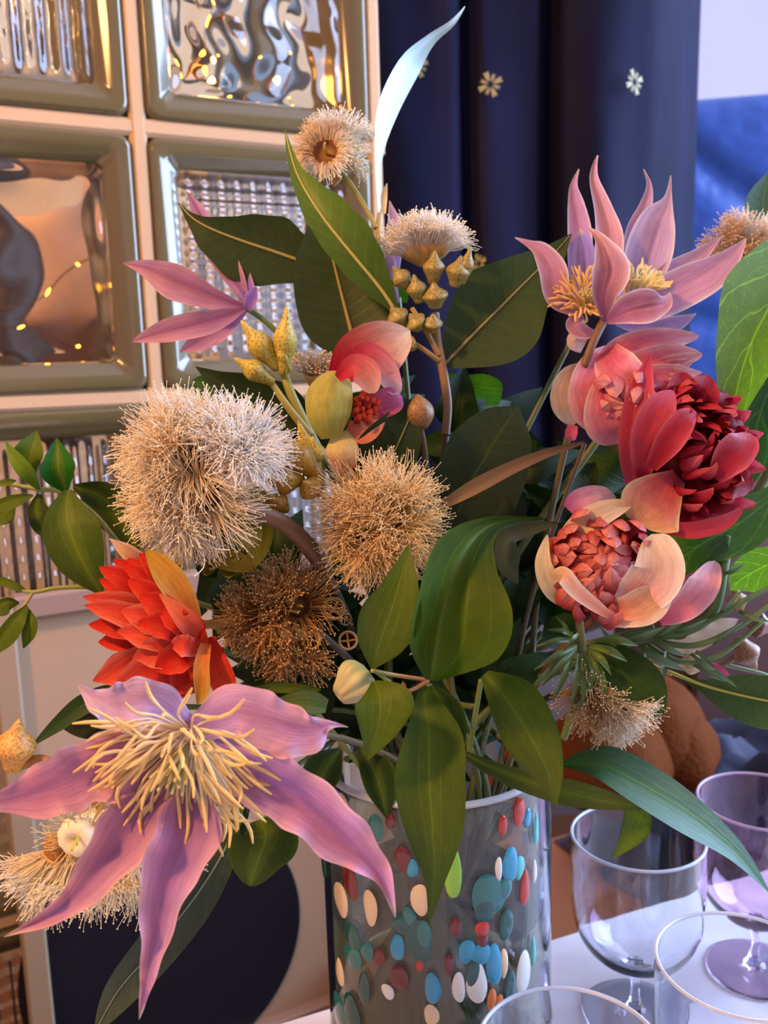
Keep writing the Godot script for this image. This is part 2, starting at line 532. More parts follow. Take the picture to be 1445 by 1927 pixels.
# a head of n small petals on a low dome: r radius of the dome, from the heart outwards
func petal_dome(t: Node3D, at: Vector3, axis: Vector3, r: float, n: int, shapes: Array, o := {}) -> void:
	var b := frame_for(axis)
	var lift: float = o.get("lift", 0.3)
	var open: float = o.get("open", 0.9)
	var start: float = o.get("start", 0.0)
	var grow: float = o.get("grow", 0.4)
	var skip = o.get("skip")
	put(lathe(at - b.y * r * 0.1, axis, smooth_prof([[0.0, -r * 0.7], [r * 0.75, -r * (lift + 0.25)], [r * 0.72, -r * lift * 0.6], [r * 0.35, 0.0], [0.0, r * 0.08]], 14), 20, [o.get("heart", "#7a1a1c")]), "heart", mats.petal, t)
	for k in n:
		var f := sqrt(lerpf(start, 1.0, (k + 0.5) / n))
		var a := k * 2.39996 + rng.randf_range(-0.2, 0.2)
		var out := Vector3(cos(a), 0, sin(a))
		var lean := open * f + rng.randf_range(-0.12, 0.12)
		var dir := (Vector3.UP * cos(lean) + out * sin(lean)).normalized()
		if skip != null and (b * out).dot(skip) > o.get("cut", 0.5) and f > 0.5: continue
		var face := (out * -cos(lean) + Vector3.UP * sin(lean)).normalized()
		var side := dir.cross(face)
		var sc := lerpf(1.0 - grow, 1.0, f) * rng.randf_range(0.88, 1.12)
		var tw := Basis(dir, rng.randf_range(-0.35, 0.35))
		var base: Vector3 = out * r * f * o.get("base", 0.75) - Vector3.UP * r * lift * f * f
		place(shapes[k % shapes.size()], Transform3D((b * (tw * Basis(side, dir, face))).scaled(Vector3.ONE * sc), at + b * base), "petal", mats.petal, t)

# clematis stamens and heart
func clematis_heart(t: Node3D, at: Vector3, axis: Vector3, n: int, ln: float, o := {}) -> void:
	var b := frame_for(axis)
	var down: Vector3 = b.inverse() * Vector3(0, -1, 0)
	for k in n:
		var a := k * 2.39996
		var f := sqrt((k + 0.5) / n)
		var out := Vector3(cos(a), 0, sin(a))
		var lean: float = lerpf(0.35, o.get("lean", 1.35), f) + rng.randf_range(-0.12, 0.12)
		var L := ln * rng.randf_range(0.8, 1.1) * lerpf(0.8, 1.0, f)
		var d0 := Vector3.UP * cos(lean * 0.6) + out * sin(lean * 0.6)
		var d1: Vector3 = Vector3.UP * cos(lean * 1.1) + out * sin(lean * 1.1) + down * o.get("sag", 0.3)
		var p0 := out * ln * 0.16 * (0.4 + f)
		var p1 := p0 + d0 * L * 0.5
		var p2 := p1 + d1.normalized() * L * 0.35
		var p3 := p2 + (d1.normalized() + Vector3(rng.randfn(), rng.randfn(), rng.randfn()) * 0.35).normalized() * L * 0.22
		var m := M.new()
		var w: float = o.get("w", 0.00075)
		p1 += Vector3(rng.randfn(), rng.randfn(), rng.randfn()) * L * 0.06
		tube_on(m, [at + b * p0, at + b * p1, at + b * p2, at + b * p3], w, w, 5, 9, lin(o.get("c0", "#eadfae")), lin(o.get("c1", "#e2b24a")), [w * 0.6, w * 0.7, w * 0.8, w * 1.25, w * 1.1, w * 0.5])
		put(m, "stamen", mats.filament, t)
	var m2 := M.new()
	for k in 14:
		var a := k * 2.39996
		var out := Vector3(cos(a), 0, sin(a)) * sqrt(k / 14.0)
		tube_on(m2, [at, at + b * (Vector3.UP * ln * 0.35 + out * ln * 0.1), at + b * (Vector3.UP * ln * 0.62 + out * ln * 0.2)], 0.0013, 0.0006, 5, 5, lin("#c9c486"), lin("#e6dca0"))
	put(m2, "pistil", mats.filament, t, "stuff")

# ---------------------------------------------------------------- the scene
func _ready() -> void:
	rng.seed = 20
	# camera
	cb = Basis(Vector3.RIGHT, deg_to_rad(-9.5)) * Basis(Vector3.BACK, deg_to_rad(-1.7))
	var cam := Camera3D.new()
	cam.name = "camera"
	cam.keep_aspect = Camera3D.KEEP_HEIGHT
	var lens := CameraAttributesPhysical.new()
	lens.frustum_focal_length = 21.17
	lens.frustum_focus_distance = 0.37
	lens.frustum_near = 0.02
	lens.frustum_far = 60.0
	lens.exposure_aperture = 8.5
	cam.attributes = lens
	cam.near = 0.02
	cam.far = 60.0
	cam.fov = rad_to_deg(2.0 * atan(963.5 / F))
	cam.transform = Transform3D(cb, CAM)
	add_child(cam)
	cam.current = true
	# sky and exposure
	var we := WorldEnvironment.new()
	we.name = "environment"
	var env := Environment.new()
	var sky := Sky.new()
	var sm := ProceduralSkyMaterial.new()
	sm.sky_top_color = Color("#6f95cf")
	sm.sky_horizon_color = Color("#cfdcf0")
	sm.ground_horizon_color = Color("#8d949c")
	sm.ground_bottom_color = Color("#5b5f63")
	sm.energy_multiplier = 1.6
	sky.sky_material = sm
	env.background_mode = Environment.BG_SKY
	env.sky = sky
	env.tonemap_mode = Environment.TONE_MAPPER_LINEAR
	env.tonemap_exposure = 1.3
	env.sdfgi_enabled = true
	env.ssao_enabled = true
	env.ssil_enabled = true
	we.environment = env
	add_child(we)
	# daylight through the window on the right, and a warm lamp to the left of the camera
	var day := AreaLight3D.new()
	day.name = "window_daylight"
	day.area_size = Vector2(1.3, 1.3)
	day.light_color = Color("#bcd2ff")
	day.light_energy = 7.5
	day.area_range = 6.0
	day.shadow_enabled = true
	day.transform = Transform3D(Basis(Vector3.UP, deg_to_rad(90)), Vector3(1.38, 1.62, -0.85))
	add_child(day)
	make_materials()
	pendant_lamp(Vector3(-0.46, 1.62, -0.02), 0.62)
	room()
	block_wall()
	backdrop()
	table()
	vase()
	glasses()
	gum_sprays()
	double_flowers()
	clematis_flowers()
	foliage()
	filler()

func pendant_lamp(at: Vector3, energy: float) -> void:
	var t := thing("pendant_lamp", "warm bulb hanging on a dark cord in front of the table", "lamp", at)
	var glow := mat("bulb_light", "#ffd9a0", 0.4)
	glow.emission_enabled = true
	glow.emission = Color("#ffc27a")
	glow.emission_energy_multiplier = 6.0
	put(lathe(at, Vector3.UP, smooth_prof([[0.0, -0.055], [0.03, -0.045], [0.042, -0.012], [0.03, 0.03], [0.016, 0.05], [0.0, 0.052]], 20), 24), "bulb", glow, t)
	put(lathe(at, Vector3.UP, [[0.0, 0.045], [0.02, 0.045], [0.02, 0.1], [0.008, 0.115], [0.0, 0.115]], 20), "socket", mat("dark_metal", "#2a2724", 0.4), t)
	put(tube([at + Vector3.UP * 0.11, Vector3(at.x, 2.0, at.z), Vector3(at.x, 2.5, at.z)], 0.003, 0.003, 6, 6), "cord", mats.dark_metal, t)
	var l := OmniLight3D.new()
	l.name = "bulb_glow"
	l.light_color = Color("#ffb56a")
	l.light_energy = energy
	l.light_size = 0.045
	l.omni_range = 8.0
	l.omni_attenuation = 2.0
	l.shadow_enabled = true
	t.add_child(l)

func structure(called: String, at: Vector3, size: Vector3, m: Material, b := Basis(), parent: Node = self) -> MeshInstance3D:
	return put(box(at, size, b, 0.003), called, m, parent, "structure" if parent == self else "")

func room() -> void:
	var plaster := mat("plaster", "#cdc6c6", 0.9, {"bump": noise_tex(3, 0.02, "#5a5a5a", "#a0a0a0"), "bs": 0.05, "tri": Vector3(2, 2, 2)})
	var boards := mat("floor_wood", "#8a5a38", 0.5)
	var fl := structure("floor", Vector3(-0.15, -0.05, -0.4), Vector3(3.7, 0.08, 3.6), mat("floor_bed", "#6d4a30", 0.7))
	for k in 18:
		var tone := mat("board_tone_%d" % (k % 3), ["#8a5a38", "#7d5032", "#946341"][k % 3], 0.5, {"bump": noise_tex(8, 0.03, "#606060", "#a0a0a0"), "bs": 0.03, "tri": Vector3(9, 2, 1)})
		put(box(Vector3(-1.93 + k * 0.2105, -0.006, -0.4), Vector3(0.206, 0.012, 3.5), Basis(), 0.002), "floor_board", tone, fl)
	structure("ceiling", Vector3(-0.15, 2.55, -0.4), Vector3(3.7, 0.1, 3.6), plaster)
	structure("wall_back", Vector3(-0.15, 1.25, -2.15), Vector3(3.7, 2.6, 0.1), mat("lilac_plaster", "#aaa2a8", 0.9))
	structure("wall_front", Vector3(-0.15, 1.25, 1.35), Vector3(3.7, 2.6, 0.1), plaster)
	structure("wall_west", Vector3(-1.95, 1.25, -0.4), Vector3(0.1, 2.6, 3.6), plaster)
	# the right wall with its window opening
	structure("wall_right", Vector3(1.5, 0.48, -0.4), Vector3(0.12, 0.96, 3.6), plaster)
	structure("trim_1", Vector3(1.5, 2.42, -0.4), Vector3(0.12, 0.26, 3.6), plaster)
	structure("trim_2", Vector3(1.5, 1.62, 0.475), Vector3(0.12, 1.34, 1.65), plaster)
	structure("trim_3", Vector3(1.5, 1.62, -1.925), Vector3(0.12, 1.34, 0.45), plaster)
	var white := mat("window_paint", "#e8e6e0", 0.45)
	var w := structure("window_1", Vector3(1.5, 0.97, -1.02), Vector3(0.2, 0.03, 1.36), white)
	for z in [-1.68, -1.02, -0.37]: put(box(Vector3(1.5, 1.62, z), Vector3(0.06, 1.3, 0.04), Basis(), 0.004), "frame_bar", white, w)
	for y in [1.0, 2.27]: put(box(Vector3(1.5, y, -1.02), Vector3(0.06, 0.04, 1.34), Basis(), 0.004), "frame_bar", white, w)
	for z in [-1.35, -0.7]: put(box(Vector3(1.5, 1.635, z), Vector3(0.006, 1.24, 0.62), Basis(), 0.001), "pane", pane("window_pane", "#ffffff", 0.03), w)

var wu := Vector3(cos(deg_to_rad(28)), 0, -sin(deg_to_rad(28)))        # along the block wall
var wn := Vector3(sin(deg_to_rad(28)), 0, cos(deg_to_rad(28)))         # out of it, towards the table
var w0 := Vector3.ZERO

func wall_at(u: float, v: float, out := 0.0) -> Vector3: return w0 + wu * u + Vector3.UP * v + wn * out

func relief(kind: int, u: float, v: float, nz: FastNoiseLite) -> float:
	match kind:
		0: return 0.0022 * cos(u * TAU / 0.0165) + 0.0004 * nz.get_noise_2d(u * 300, v * 60)
		1: return 0.0065 * nz.get_noise_2d(u * 14, v * 14)
		2: return 0.0011 * cos(u * TAU / 0.0132) + 0.0009 * cos(v * TAU / 0.0085)
		3: return 0.0045 * nz.get_noise_2d(u * 10 + 40, v * 10 + 7)
		_: return 0.0009 * cos(u * TAU / 0.011) + 0.0005 * cos(v * TAU / 0.014)

func block_wall() -> void:
	w0 = on_plane(262, 236, Vector3(-0.233, 1, -0.677), wn)
	var b := Basis(wu, Vector3.UP, wn)
	var mortar := mat("mortar", "#b89b76", 0.85, {"bump": noise_tex(5, 0.05, "#707070", "#909090"), "bs": 0.04, "tri": Vector3(9, 9, 9)})
	var floor_v := -w0.y
	var m := M.new()
	for i in range(-3, 2):                               # upright joints, then level joints
		box_on(m, wall_at(i * 0.2, -0.2 + 0.1, -0.034), Vector3(0.0132, 1.4, 0.064), b, 0.003)
	for j in range(-4, 4):
		box_on(m, wall_at(-0.2, j * 0.2, -0.034), Vector3(0.82, 0.0132, 0.0625), b, 0.003)
	var wl := put(m, "wall_left", mortar, self, "structure")
	# what carries and flanks the blocks
	put(box(wall_at(-0.2, (floor_v - 0.8) * 0.5, -0.04), Vector3(0.83, -0.8 - floor_v, 0.09), b), "trim_4", mats.plaster, self, "structure")
	put(box(wall_at(-1.05, floor_v + 1.25, -0.04), Vector3(0.87, 2.5, 0.09), b), "trim_5", mats.plaster, self, "structure")
	put(box(wall_at(-0.2, (2.5 + floor_v + 0.61) * 0.5, -0.04), Vector3(0.83, 2.5 + floor_v - 0.61, 0.09), b), "trim_6", mats.plaster, self, "structure")
	var rim := mat("block_rim", "#5a5234", 0.14, {"coat": 0.5, "coatr": 0.05})
	var clear := glass("block_glass", "#f2f1e6")
	var nz := FastNoiseLite.new()
	nz.seed = 31; nz.frequency = 1.0; nz.fractal_octaves = 2
	for i in range(-3, 1):
		for j in range(-4, 3):
			var c := wall_at(i * 0.2 + 0.1, j * 0.2 + 0.1)
			var kind := 4
			if j >= 0: kind = 1 if i == 0 else 0
			elif j == -1: kind = 2 if i == 0 else 3
			if i < -1: kind = (i + j + 12) % 5
			var g := M.new()                                 # the moulded rim: a square ring, rounded, sunk towards the pane
			var prof := [[0.0938, -0.07], [0.0938, -0.006], [0.0925, -0.001], [0.090, 0.0], [0.083, -0.0005], [0.081, -0.003], [0.0735, -0.0065], [0.072, -0.012], [0.072, -0.07]]
			var per := 32
			for q in prof:
				for k in per:
					var sx: float = [1.0, -1.0, -1.0, 1.0][k / 8]
					var sy: float = [1.0, 1.0, -1.0, -1.0][k / 8]
					var a := PI * 0.25 + floorf(k / 8.0) * PI * 0.5 + (k % 8 - 3.5) / 7.0 * PI * 0.5
					var cr: float = 0.008 * q[0] / 0.09
					g.p(c + b * Vector3(sx * (q[0] - cr) + cos(a) * cr, sy * (q[0] - cr) + sin(a) * cr, q[1]))
			for r in prof.size() - 1:
				for k in per:
					var k2 := (k + 1) % per
					g.quad(r * per + k, r * per + k2, (r + 1) * per + k2, (r + 1) * per + k)
			var bl := put(g, "glass_block", rim, wl)
			var seen: bool = i >= -1
			var n := 88 if seen else 20
			var f := M.new()                                 # the moulded face: solid glass with relief
			var hw := 0.0728
			for s in 2:
				for y in n + 1:
					for x in n + 1:
						var u := (float(x) / n * 2.0 - 1.0) * hw
						var v := (float(y) / n * 2.0 - 1.0) * hw
						var edge := smoothstep(0.0, 0.012, hw - maxf(absf(u), absf(v)))
						var z := -0.009 + relief(kind, u + i * 0.33, v + j * 0.41, nz) * edge if s == 0 else -0.0165
						f.p(c + b * Vector3(u, v, z))
			var w := n + 1
			for y in n:
				for x in n:
					var a := y * w + x
					f.quad(a + w, a + w + 1, a + 1, a)
					f.quad(w * w + a, w * w + a + 1, w * w + a + w + 1, w * w + a + w)
			for k in n:
				var o := w * w
				f.quad(k, k + 1, o + k + 1, o + k)
				f.quad(o + n * w + k, o + n * w + k + 1, n * w + k + 1, n * w + k)
				f.quad(o + k * w, o + (k + 1) * w, (k + 1) * w, k * w)
				f.quad(k * w + n, (k + 1) * w + n, o + (k + 1) * w + n, o + k * w + n)
			put(f, "block_face", clear, bl)

func backdrop() -> void:
	var b := Basis(wu, Vector3.UP, wn)
	# the room behind the blocks
	var wood := mat("dark_wood", "#4a3324", 0.5, {"bump": noise_tex(6, 0.02, "#505050", "#b0b0b0"), "bs": 0.05, "tri": Vector3(2, 14, 2)})
	var t := thing("wall_cabinet", "dark brown slatted wall cabinet blurred behind the ribbed glass block", "cabinet", wall_at(-0.25, 0.28, -0.8))
	put(box(wall_at(-0.25, 0.56, -0.82), Vector3(0.5, 0.56, 0.2), b), "body", wood, t)
	for k in 9: put(box(wall_at(-0.25, 0.32 + k * 0.06, -0.712), Vector3(0.49, 0.045, 0.018), b), "slat", wood, t)
	t = thing("folding_screen", "tan folding screen blurred behind the wavy glass blocks", "screen", wall_at(0.0, -w0.y, -0.95))
	for k in 3:
		var sb := Basis(Vector3.UP, deg_to_rad(28 + [14, -14, 14][k]))
		put(box(wall_at(-0.5 + k * 0.5, -w0.y + 0.95, -0.96), Vector3(0.5, 1.9, 0.02), sb), "panel", mat("tan_linen", "#c4a582", 0.9), t)
	# small warm lights behind the upper blocks
	t = thing("fairy_lights", "string of tiny warm fairy lights behind the upper glass blocks", "string lights", wall_at(0.1, 0.1, -0.12))
	var glow := mat("fairy_light_bulb", "#ffd080", 0.4)
	glow.emission_enabled = true
	glow.emission = Color("#ff9a2a")
	glow.emission_energy_multiplier = 14.0
	var pts := []
	for q in [[-0.16, 0.21, -0.13], [-0.05, 0.03, -0.14], [0.03, 0.14, -0.11], [0.07, 0.085, -0.12], [0.1, 0.12, -0.1], [0.12, 0.04, -0.13], [0.15, 0.1, -0.11], [0.17, 0.03, -0.12], [0.09, 0.01, -0.12], [0.02, -0.05, -0.14], [-0.05, -0.1, -0.15], [-0.12, -0.12, -0.15], [-0.03, -0.16, -0.14]]:
		pts.append(wall_at(q[0], q[1], q[2]))
	put(tube(pts, 0.0008, 0.0008, 5, 90), "wire", mat("copper_wire", "#9a6a3a", 0.35), t)
	var ball := SphereMesh.new()
	ball.radius = 0.002; ball.height = 0.004; ball.radial_segments = 10; ball.rings = 6
	for k in 26:
		var q := curve(pts, k / 25.0)
		place(ball, Transform3D(Basis(), q), "bulb", glow, t)
	var fl := OmniLight3D.new()
	fl.name = "fairy_glow"
	fl.light_color = Color("#ffa64d")
	fl.light_energy = 0.004
	fl.light_size = 0.004
	fl.omni_range = 4.0
	fl.omni_attenuation = 2.0
	fl.shadow_enabled = true
	fl.position = wall_at(0.1, 0.09, -0.13) - t.position
	t.add_child(fl)
	var lamp := OmniLight3D.new()
	lamp.name = "room_lamp_glow"
	lamp.light_color = Color("#ffc890")
	lamp.light_energy = 0.5
	lamp.light_size = 0.07
	lamp.omni_range = 6.0
	lamp.omni_attenuation = 2.0
	lamp.shadow_enabled = true
	var la := wall_at(-0.5, 0.42, -0.32)
	t = thing("globe_lamp", "round warm ceiling globe in the room behind the glass blocks", "lamp", la)
	t.add_child(lamp)
	var g2 := mat("globe_light", "#ffe6c4", 0.4)
	g2.emission_enabled = true
	g2.emission = Color("#ffc890")
	g2.emission_energy_multiplier = 3.0
	put(lathe(la, Vector3.UP, smooth_prof([[0.0, -0.09], [0.06, -0.07], [0.09, 0.0], [0.06, 0.07], [0.02, 0.088], [0.0, 0.09]], 20), 24), "globe", g2, t)
	put(tube([la + Vector3.UP * 0.085, Vector3(la.x, 2.1, la.z), Vector3(la.x, 2.5, la.z)], 0.006, 0.006, 6, 6), "rod", mats.dark_metal, t)
	# a big brown cushion seen dimly through the wavy block
	var cu := wall_at(0.035, -0.07, -0.5)
	t = thing("round_cushion", "mauve brown round shape seen through the wavy glass block", "cushion", cu)
	put(lathe(cu, Vector3(0.3, 0.25, 1), smooth_prof([[0.0, -0.07], [0.08, -0.06], [0.115, 0.0], [0.08, 0.06], [0.0, 0.07]], 20), 28), "pad", mat("mauve_cloth", "#c29a86", 0.9), t)
	t = thing("carved_post", "dark brown knotted post seen through the wavy glass block", "post", wall_at(-0.05, -w0.y, -0.3))
	put(tube([wall_at(-0.05, -w0.y, -0.3), wall_at(-0.03, -0.35, -0.28), wall_at(-0.045, -0.22, -0.27), wall_at(-0.085, -0.13, -0.28), wall_at(-0.07, -0.05, -0.3), wall_at(-0.1, 0.02, -0.3)], 0.032, 0.02, 10, 40), "shaft", wood, t)
	t = thing("house_plant", "grey green house plant seen through the wavy upper glass block", "plant", wall_at(0.24, -0.05, -0.42))
	put(lathe(wall_at(0.24, -0.05, -0.42), Vector3.UP, smooth_prof([[0.0, 0.0], [0.05, 0.0], [0.062, 0.08], [0.056, 0.08], [0.05, 0.06], [0.0, 0.055]], 16), 28), "pot", mat("grey_clay", "#8d9096", 0.7), t)
	for q in [[-0.02, 0.3, 0.02], [0.07, 0.26, 0.05], [-0.09, 0.24, -0.02], [0.03, 0.34, -0.05]]:
		var r0 := wall_at(0.24, 0.02, -0.42)
		var tip := wall_at(0.24 + q[0], q[1], -0.42 + q[2])
		var pm := M.new()
		for j in 13:
			var f := j / 12.0
			var ctr := r0.lerp(tip, f) + Vector3.UP * 0.03 * sin(f * PI)
			for k in 5: pm.p(ctr + wu * (k * 0.5 - 1.0) * 0.028 * sin(f * PI * 0.94 + 0.1) + wn * 0.006 * absf(k - 2.0), lin("#8696a0"), Vector2(k / 4.0, f))
		for j in 12:
			for k in 4: pm.quad(j * 5 + k, j * 5 + k + 1, j * 5 + k + 6, j * 5 + k + 5)
		put(pm, "leaf", mats.stem, t)
	put(box(wall_at(0.24, (-0.05 - w0.y) * 0.5, -0.42), Vector3(0.16, w0.y - 0.05, 0.16), b, 0.004), "trim_8", mats.plaster, self, "structure")
	# the print that leans on the blocks
	var n0 := wall_at(0, 0, 0.012)
	var a := on_plane(22, 1162, n0, wn)
	var wd := 0.325
	var ht := 0.40
	var mid := a + wu * wd * 0.5 - Vector3.UP * ht * 0.5
	t = thing("art_print", "cream framed print of one big black disc leaning on the glass blocks", "picture", a - Vector3.UP * ht + wu * wd * 0.5)
	put(box(mid, Vector3(wd, ht, 0.004), b, 0.001), "paper", mat("cream_paper", "#a3886a", 0.8), t)
	var frame := mat("pale_frame", "#937d60", 0.5)
	for s in [-1, 1]:
		put(box(mid + wu * s * (wd * 0.5 + 0.008) + wn * 0.004, Vector3(0.018, ht + 0.03, 0.018), b, 0.002), "frame_side", frame, t)
		put(box(mid + Vector3.UP * s * (ht * 0.5 + 0.008) + wn * 0.0035, Vector3(wd, 0.018, 0.017), b, 0.002), "frame_rail", mat("rail_frame", "#8c7262", 0.5), t)
	var dc := on_plane(318, 1790, n0 + wn * 0.003, wn)
	var edge := on_plane(556, 1780, n0 + wn * 0.003, wn)
	var dr2 := dc.distance_to(edge)
	put(lathe(dc, wn, [[0.0, 0.0], [dr2, 0.0], [dr2, 0.0008], [0.0, 0.0009]], 96), "disc", mat("black_ink", "#14161f", 0.35), t)
	structure("trim_7", a - Vector3.UP * (ht + 0.04) + wu * 0.2 + wn * 0.02, Vector3(0.8, 0.04, 0.12), wood, b)
	# the navy hanging cloth with its little gold motifs
	var top := 2.2
	var cm := M.new()
	var xs := 64
	var feet := []
	for k in xs + 1:
		var x := lerpf(682, 1304, float(k) / xs)
		var d := 0.865 + 0.0005 * (x - 682) * 0.15
		d += 0.008 * sin(x * 0.021)
		d += 0.03 * exp(-pow((x - 884) / 13.0, 2)) + 0.035 * exp(-pow((x - 1036) / 14.0, 2)) - 0.012 * exp(-pow((x - 960) / 60.0, 2)) - 0.02 * exp(-pow((x - 1150) / 70.0, 2))
		d += 0.14 * pow(maxf(0.0, (x - 1215) / 89.0), 2.0)
		var q := P(x, 500, d)
		feet.append(q)
	for j in 61:
		var y := lerpf(0.86, top, j / 60.0)
		for k in xs + 1:
			var q: Vector3 = feet[k]
			var sway := 0.004 * sin(y * 9.0 + k * 0.35)
			cm.p(Vector3(q.x + 0.03 * (y - 1.35) * (float(k) / xs - 0.5), y, q.z + sway), Color.WHITE, Vector2(float(k) / xs, y))
	for j in 60:
		for k in xs:
			var e := j * (xs + 1) + k
			cm.quad(e, e + 1, e + xs + 2, e + xs + 1)
	var lo: Vector3 = feet[xs / 2]
	t = thing("hanging_cloth", "dark navy hanging cloth with small gold motifs beside the glass blocks", "curtain", Vector3(lo.x, 0.86, lo.z))
	var navy := mat("navy_cloth", "#ffffff", 0.75, {"tex": noise_tex(12, 0.012, "#10111f", "#20203a"), "tri": Vector3(3, 0.7, 3), "bump": noise_tex(13, 0.12, "#404040", "#c0c0c0"), "bs": 0.05, "spec": 0.15})
	put(cm, "cloth", navy, t)
	put(tube([Vector3(feet[0].x - 0.1, top, feet[0].z), Vector3(lo.x, top, lo.z + 0.03), Vector3(feet[xs].x + 0.1, top, feet[xs].z)], 0.012, 0.012, 10, 12), "rod", mats.dark_metal, t)
	var gold := mat("gold_thread", "#8f8a5c", 0.6)
	for q in [[922, 163, 23.0], [1183, 158, 23.0], [787, 130, 20.0], [911, 497, 20.0], [1165, 430, 0.0]]:
		if q[2] == 0.0: continue
		var kx := clampi(int((q[0] - 682.0) / 622.0 * xs), 1, xs - 1)
		var f0: Vector3 = feet[kx - 1]
		var f1: Vector3 = feet[kx + 1]
		var face := (f1 - f0).cross(Vector3.UP).normalized()
		if face.z < 0: face = -face
		var at := on_plane(q[0], q[1], feet[kx], Vector3(face.x, 0, face.z)) + face * 0.007
		var right := Vector3.UP.cross(face).normalized()
		var rr: float = q[2] / F * 0.87
		var mm := M.new()
		for s in 8:                                      # eight forked petals round a small eye
			var a0 := TAU * (s + 0.5) / 8.0
			var ring := [[0.2, 0.0], [0.5, -0.17], [1.0, -0.22], [0.93, -0.02], [1.0, 0.2], [0.52, 0.17]]
			var c := mm.p(at + (right * cos(a0) + Vector3.UP * sin(a0)) * rr * 0.6 + face * 0.0008)
			if s % 2 == 1: ring = [[0.16, 0.0], [0.4, -0.1], [0.86, -0.13], [0.7, 0.0], [0.86, 0.13], [0.4, 0.1]]
			for e in ring: mm.p(at + (right * (cos(a0) * e[0] - sin(a0) * e[1]) + Vector3.UP * (sin(a0) * e[0] + cos(a0) * e[1])) * rr)
			for e in 6: mm.tri(c, c + 1 + e, c + 1 + (e + 1) % 6)
		put(mm, "motif", gold, t)
	# blue cushion behind, right, standing on a low cabinet
	var bc := P(1420, 172, 1.35)
	var chair := Basis(Vector3.UP, deg_to_rad(-12))
	t = thing("blue_cushion", "bright blue creased cushion against the pale wall on the right", "cushion", Vector3(bc.x + 0.1, 0.971, bc.z))
	var blue := mat("blue_cloth", "#173f86", 0.45, {"bump": noise_tex(17, 0.012, "#303030", "#d0d0d0"), "bs": 1.2, "tri": Vector3(2, 2, 2), "sheen": 0.4})
	var bm := M.new()
	for s in 2:
		for j in 41:
			for k in 41:
				var u := k / 20.0 - 1.0
				var v := j / 20.0 - 1.0
				var th := 0.045 * pow(maxf(0.0, (1.0 - pow(absf(u), 8.0)) * (1.0 - pow(absf(v), 8.0))), 0.4)
				var crease := -0.014 * line(u * 0.75 + v * 0.65 - 0.05, 0.07) - 0.01 * line(u * 0.2 + v * 0.9 + 0.3, 0.06)
				bm.p(Vector3(bc.x + 0.1, 0, bc.z) + chair * Vector3(u * 0.36, (bc.y + 0.971) * 0.5 + v * (bc.y - 0.971) * 0.5, (th + crease) * (1.0 if s == 0 else -1.0)))
	for s in 2:
		for j in 40:
			for k in 40:
				var e := s * 41 * 41 + j * 41 + k
				if s == 0: bm.quad(e + 41, e + 42, e + 1, e)
				else: bm.quad(e, e + 1, e + 42, e + 41)
	put(bm, "cover", blue, t)
	var kb := Basis(Vector3.UP, deg_to_rad(6))
	var ka := Vector3(0.80, 0.0, -1.40)
	t = thing("low_cabinet", "low dark brown cabinet at the right edge below the blue cushion", "cabinet", ka)
	put(box(ka + Vector3(0, 0.47, 0), Vector3(0.80, 0.94, 0.28), kb, 0.004), "body", mat("brown_paint", "#4a2f28", 0.6), t)
	put(box(ka + Vector3(0, 0.955, 0), Vector3(0.83, 0.03, 0.31), kb, 0.004), "top", mats.brown_paint, t)
	for s in [-1, 1]: put(box(ka + Vector3(0, 0.5, 0) + kb * Vector3(s * 0.2, 0, 0.146), Vector3(0.38, 0.82, 0.015), kb, 0.004), "door", mats.brown_paint, t)
	# low wooden side table, tan bag and navy throw behind the glasses
	var sb := Basis(Vector3.UP, deg_to_rad(24))
	var oak := mat("side_wood", "#8a5530", 0.5, {"bump": noise_tex(21, 0.02, "#505050", "#b0b0b0"), "bs": 0.05, "tri": Vector3(2, 12, 2)})
	var sp := Vector3(0.31, 0.0, -0.79)
	t = thing("side_table", "low brown wooden side table behind the wine glasses", "table", sp)
	put(box(sp + Vector3(0, 0.60, 0), Vector3(0.62, 0.03, 0.34), sb, 0.004), "tabletop", oak, t)
	put(box(sp + Vector3(0, 0.54, 0), Vector3(0.58, 0.09, 0.3), sb, 0.004), "apron", mat("apron_wood", "#3d2417", 0.5), t)
	for q in [[-0.27, -0.13], [0.27, -0.13], [-0.27, 0.13], [0.27, 0.13]]:
		put(box(sp + Vector3(0, 0.29, 0) + sb * Vector3(q[0], 0, q[1]), Vector3(0.04, 0.58, 0.04), sb, 0.004), "leg", oak, t)
	t = thing("navy_throw", "dark navy throw heaped on the low brown side table", "blanket", sp + Vector3(0.1, 0.6, 0))
	var tm := M.new()
	var nz := FastNoiseLite.new()
	nz.seed = 3; nz.frequency = 1.0
	for j in 25:
		for k in 41:
			var u := k / 20.0 - 1.0
			var v := j / 12.0 - 1.0
			var hgt := 0.17 * (1.0 - pow(absf(u), 4.0)) * (1.0 - pow(absf(v), 4.0)) * (0.8 + 0.35 * nz.get_noise_2d(u * 2.2, v * 2.0))
			tm.p(sp + sb * Vector3(0.16 + u * 0.24, 0.617 + hgt, -0.02 + v * 0.14), Color.WHITE, Vector2(u, v))
	for j in 24:
		for k in 40:
			var e := j * 41 + k
			tm.quad(e, e + 1, e + 42, e + 41)
	put(tm, "folds", mat("throw_cloth", "#1c2038", 0.8, {"sheen": 0.5}), t)
	var tan := mat("tan_leather", "#5c3016", 0.7, {"bump": noise_tex(23, 0.08, "#505050", "#b0b0b0"), "bs": 0.3, "spec": 0.1, "tri": Vector3(8, 8, 8)})
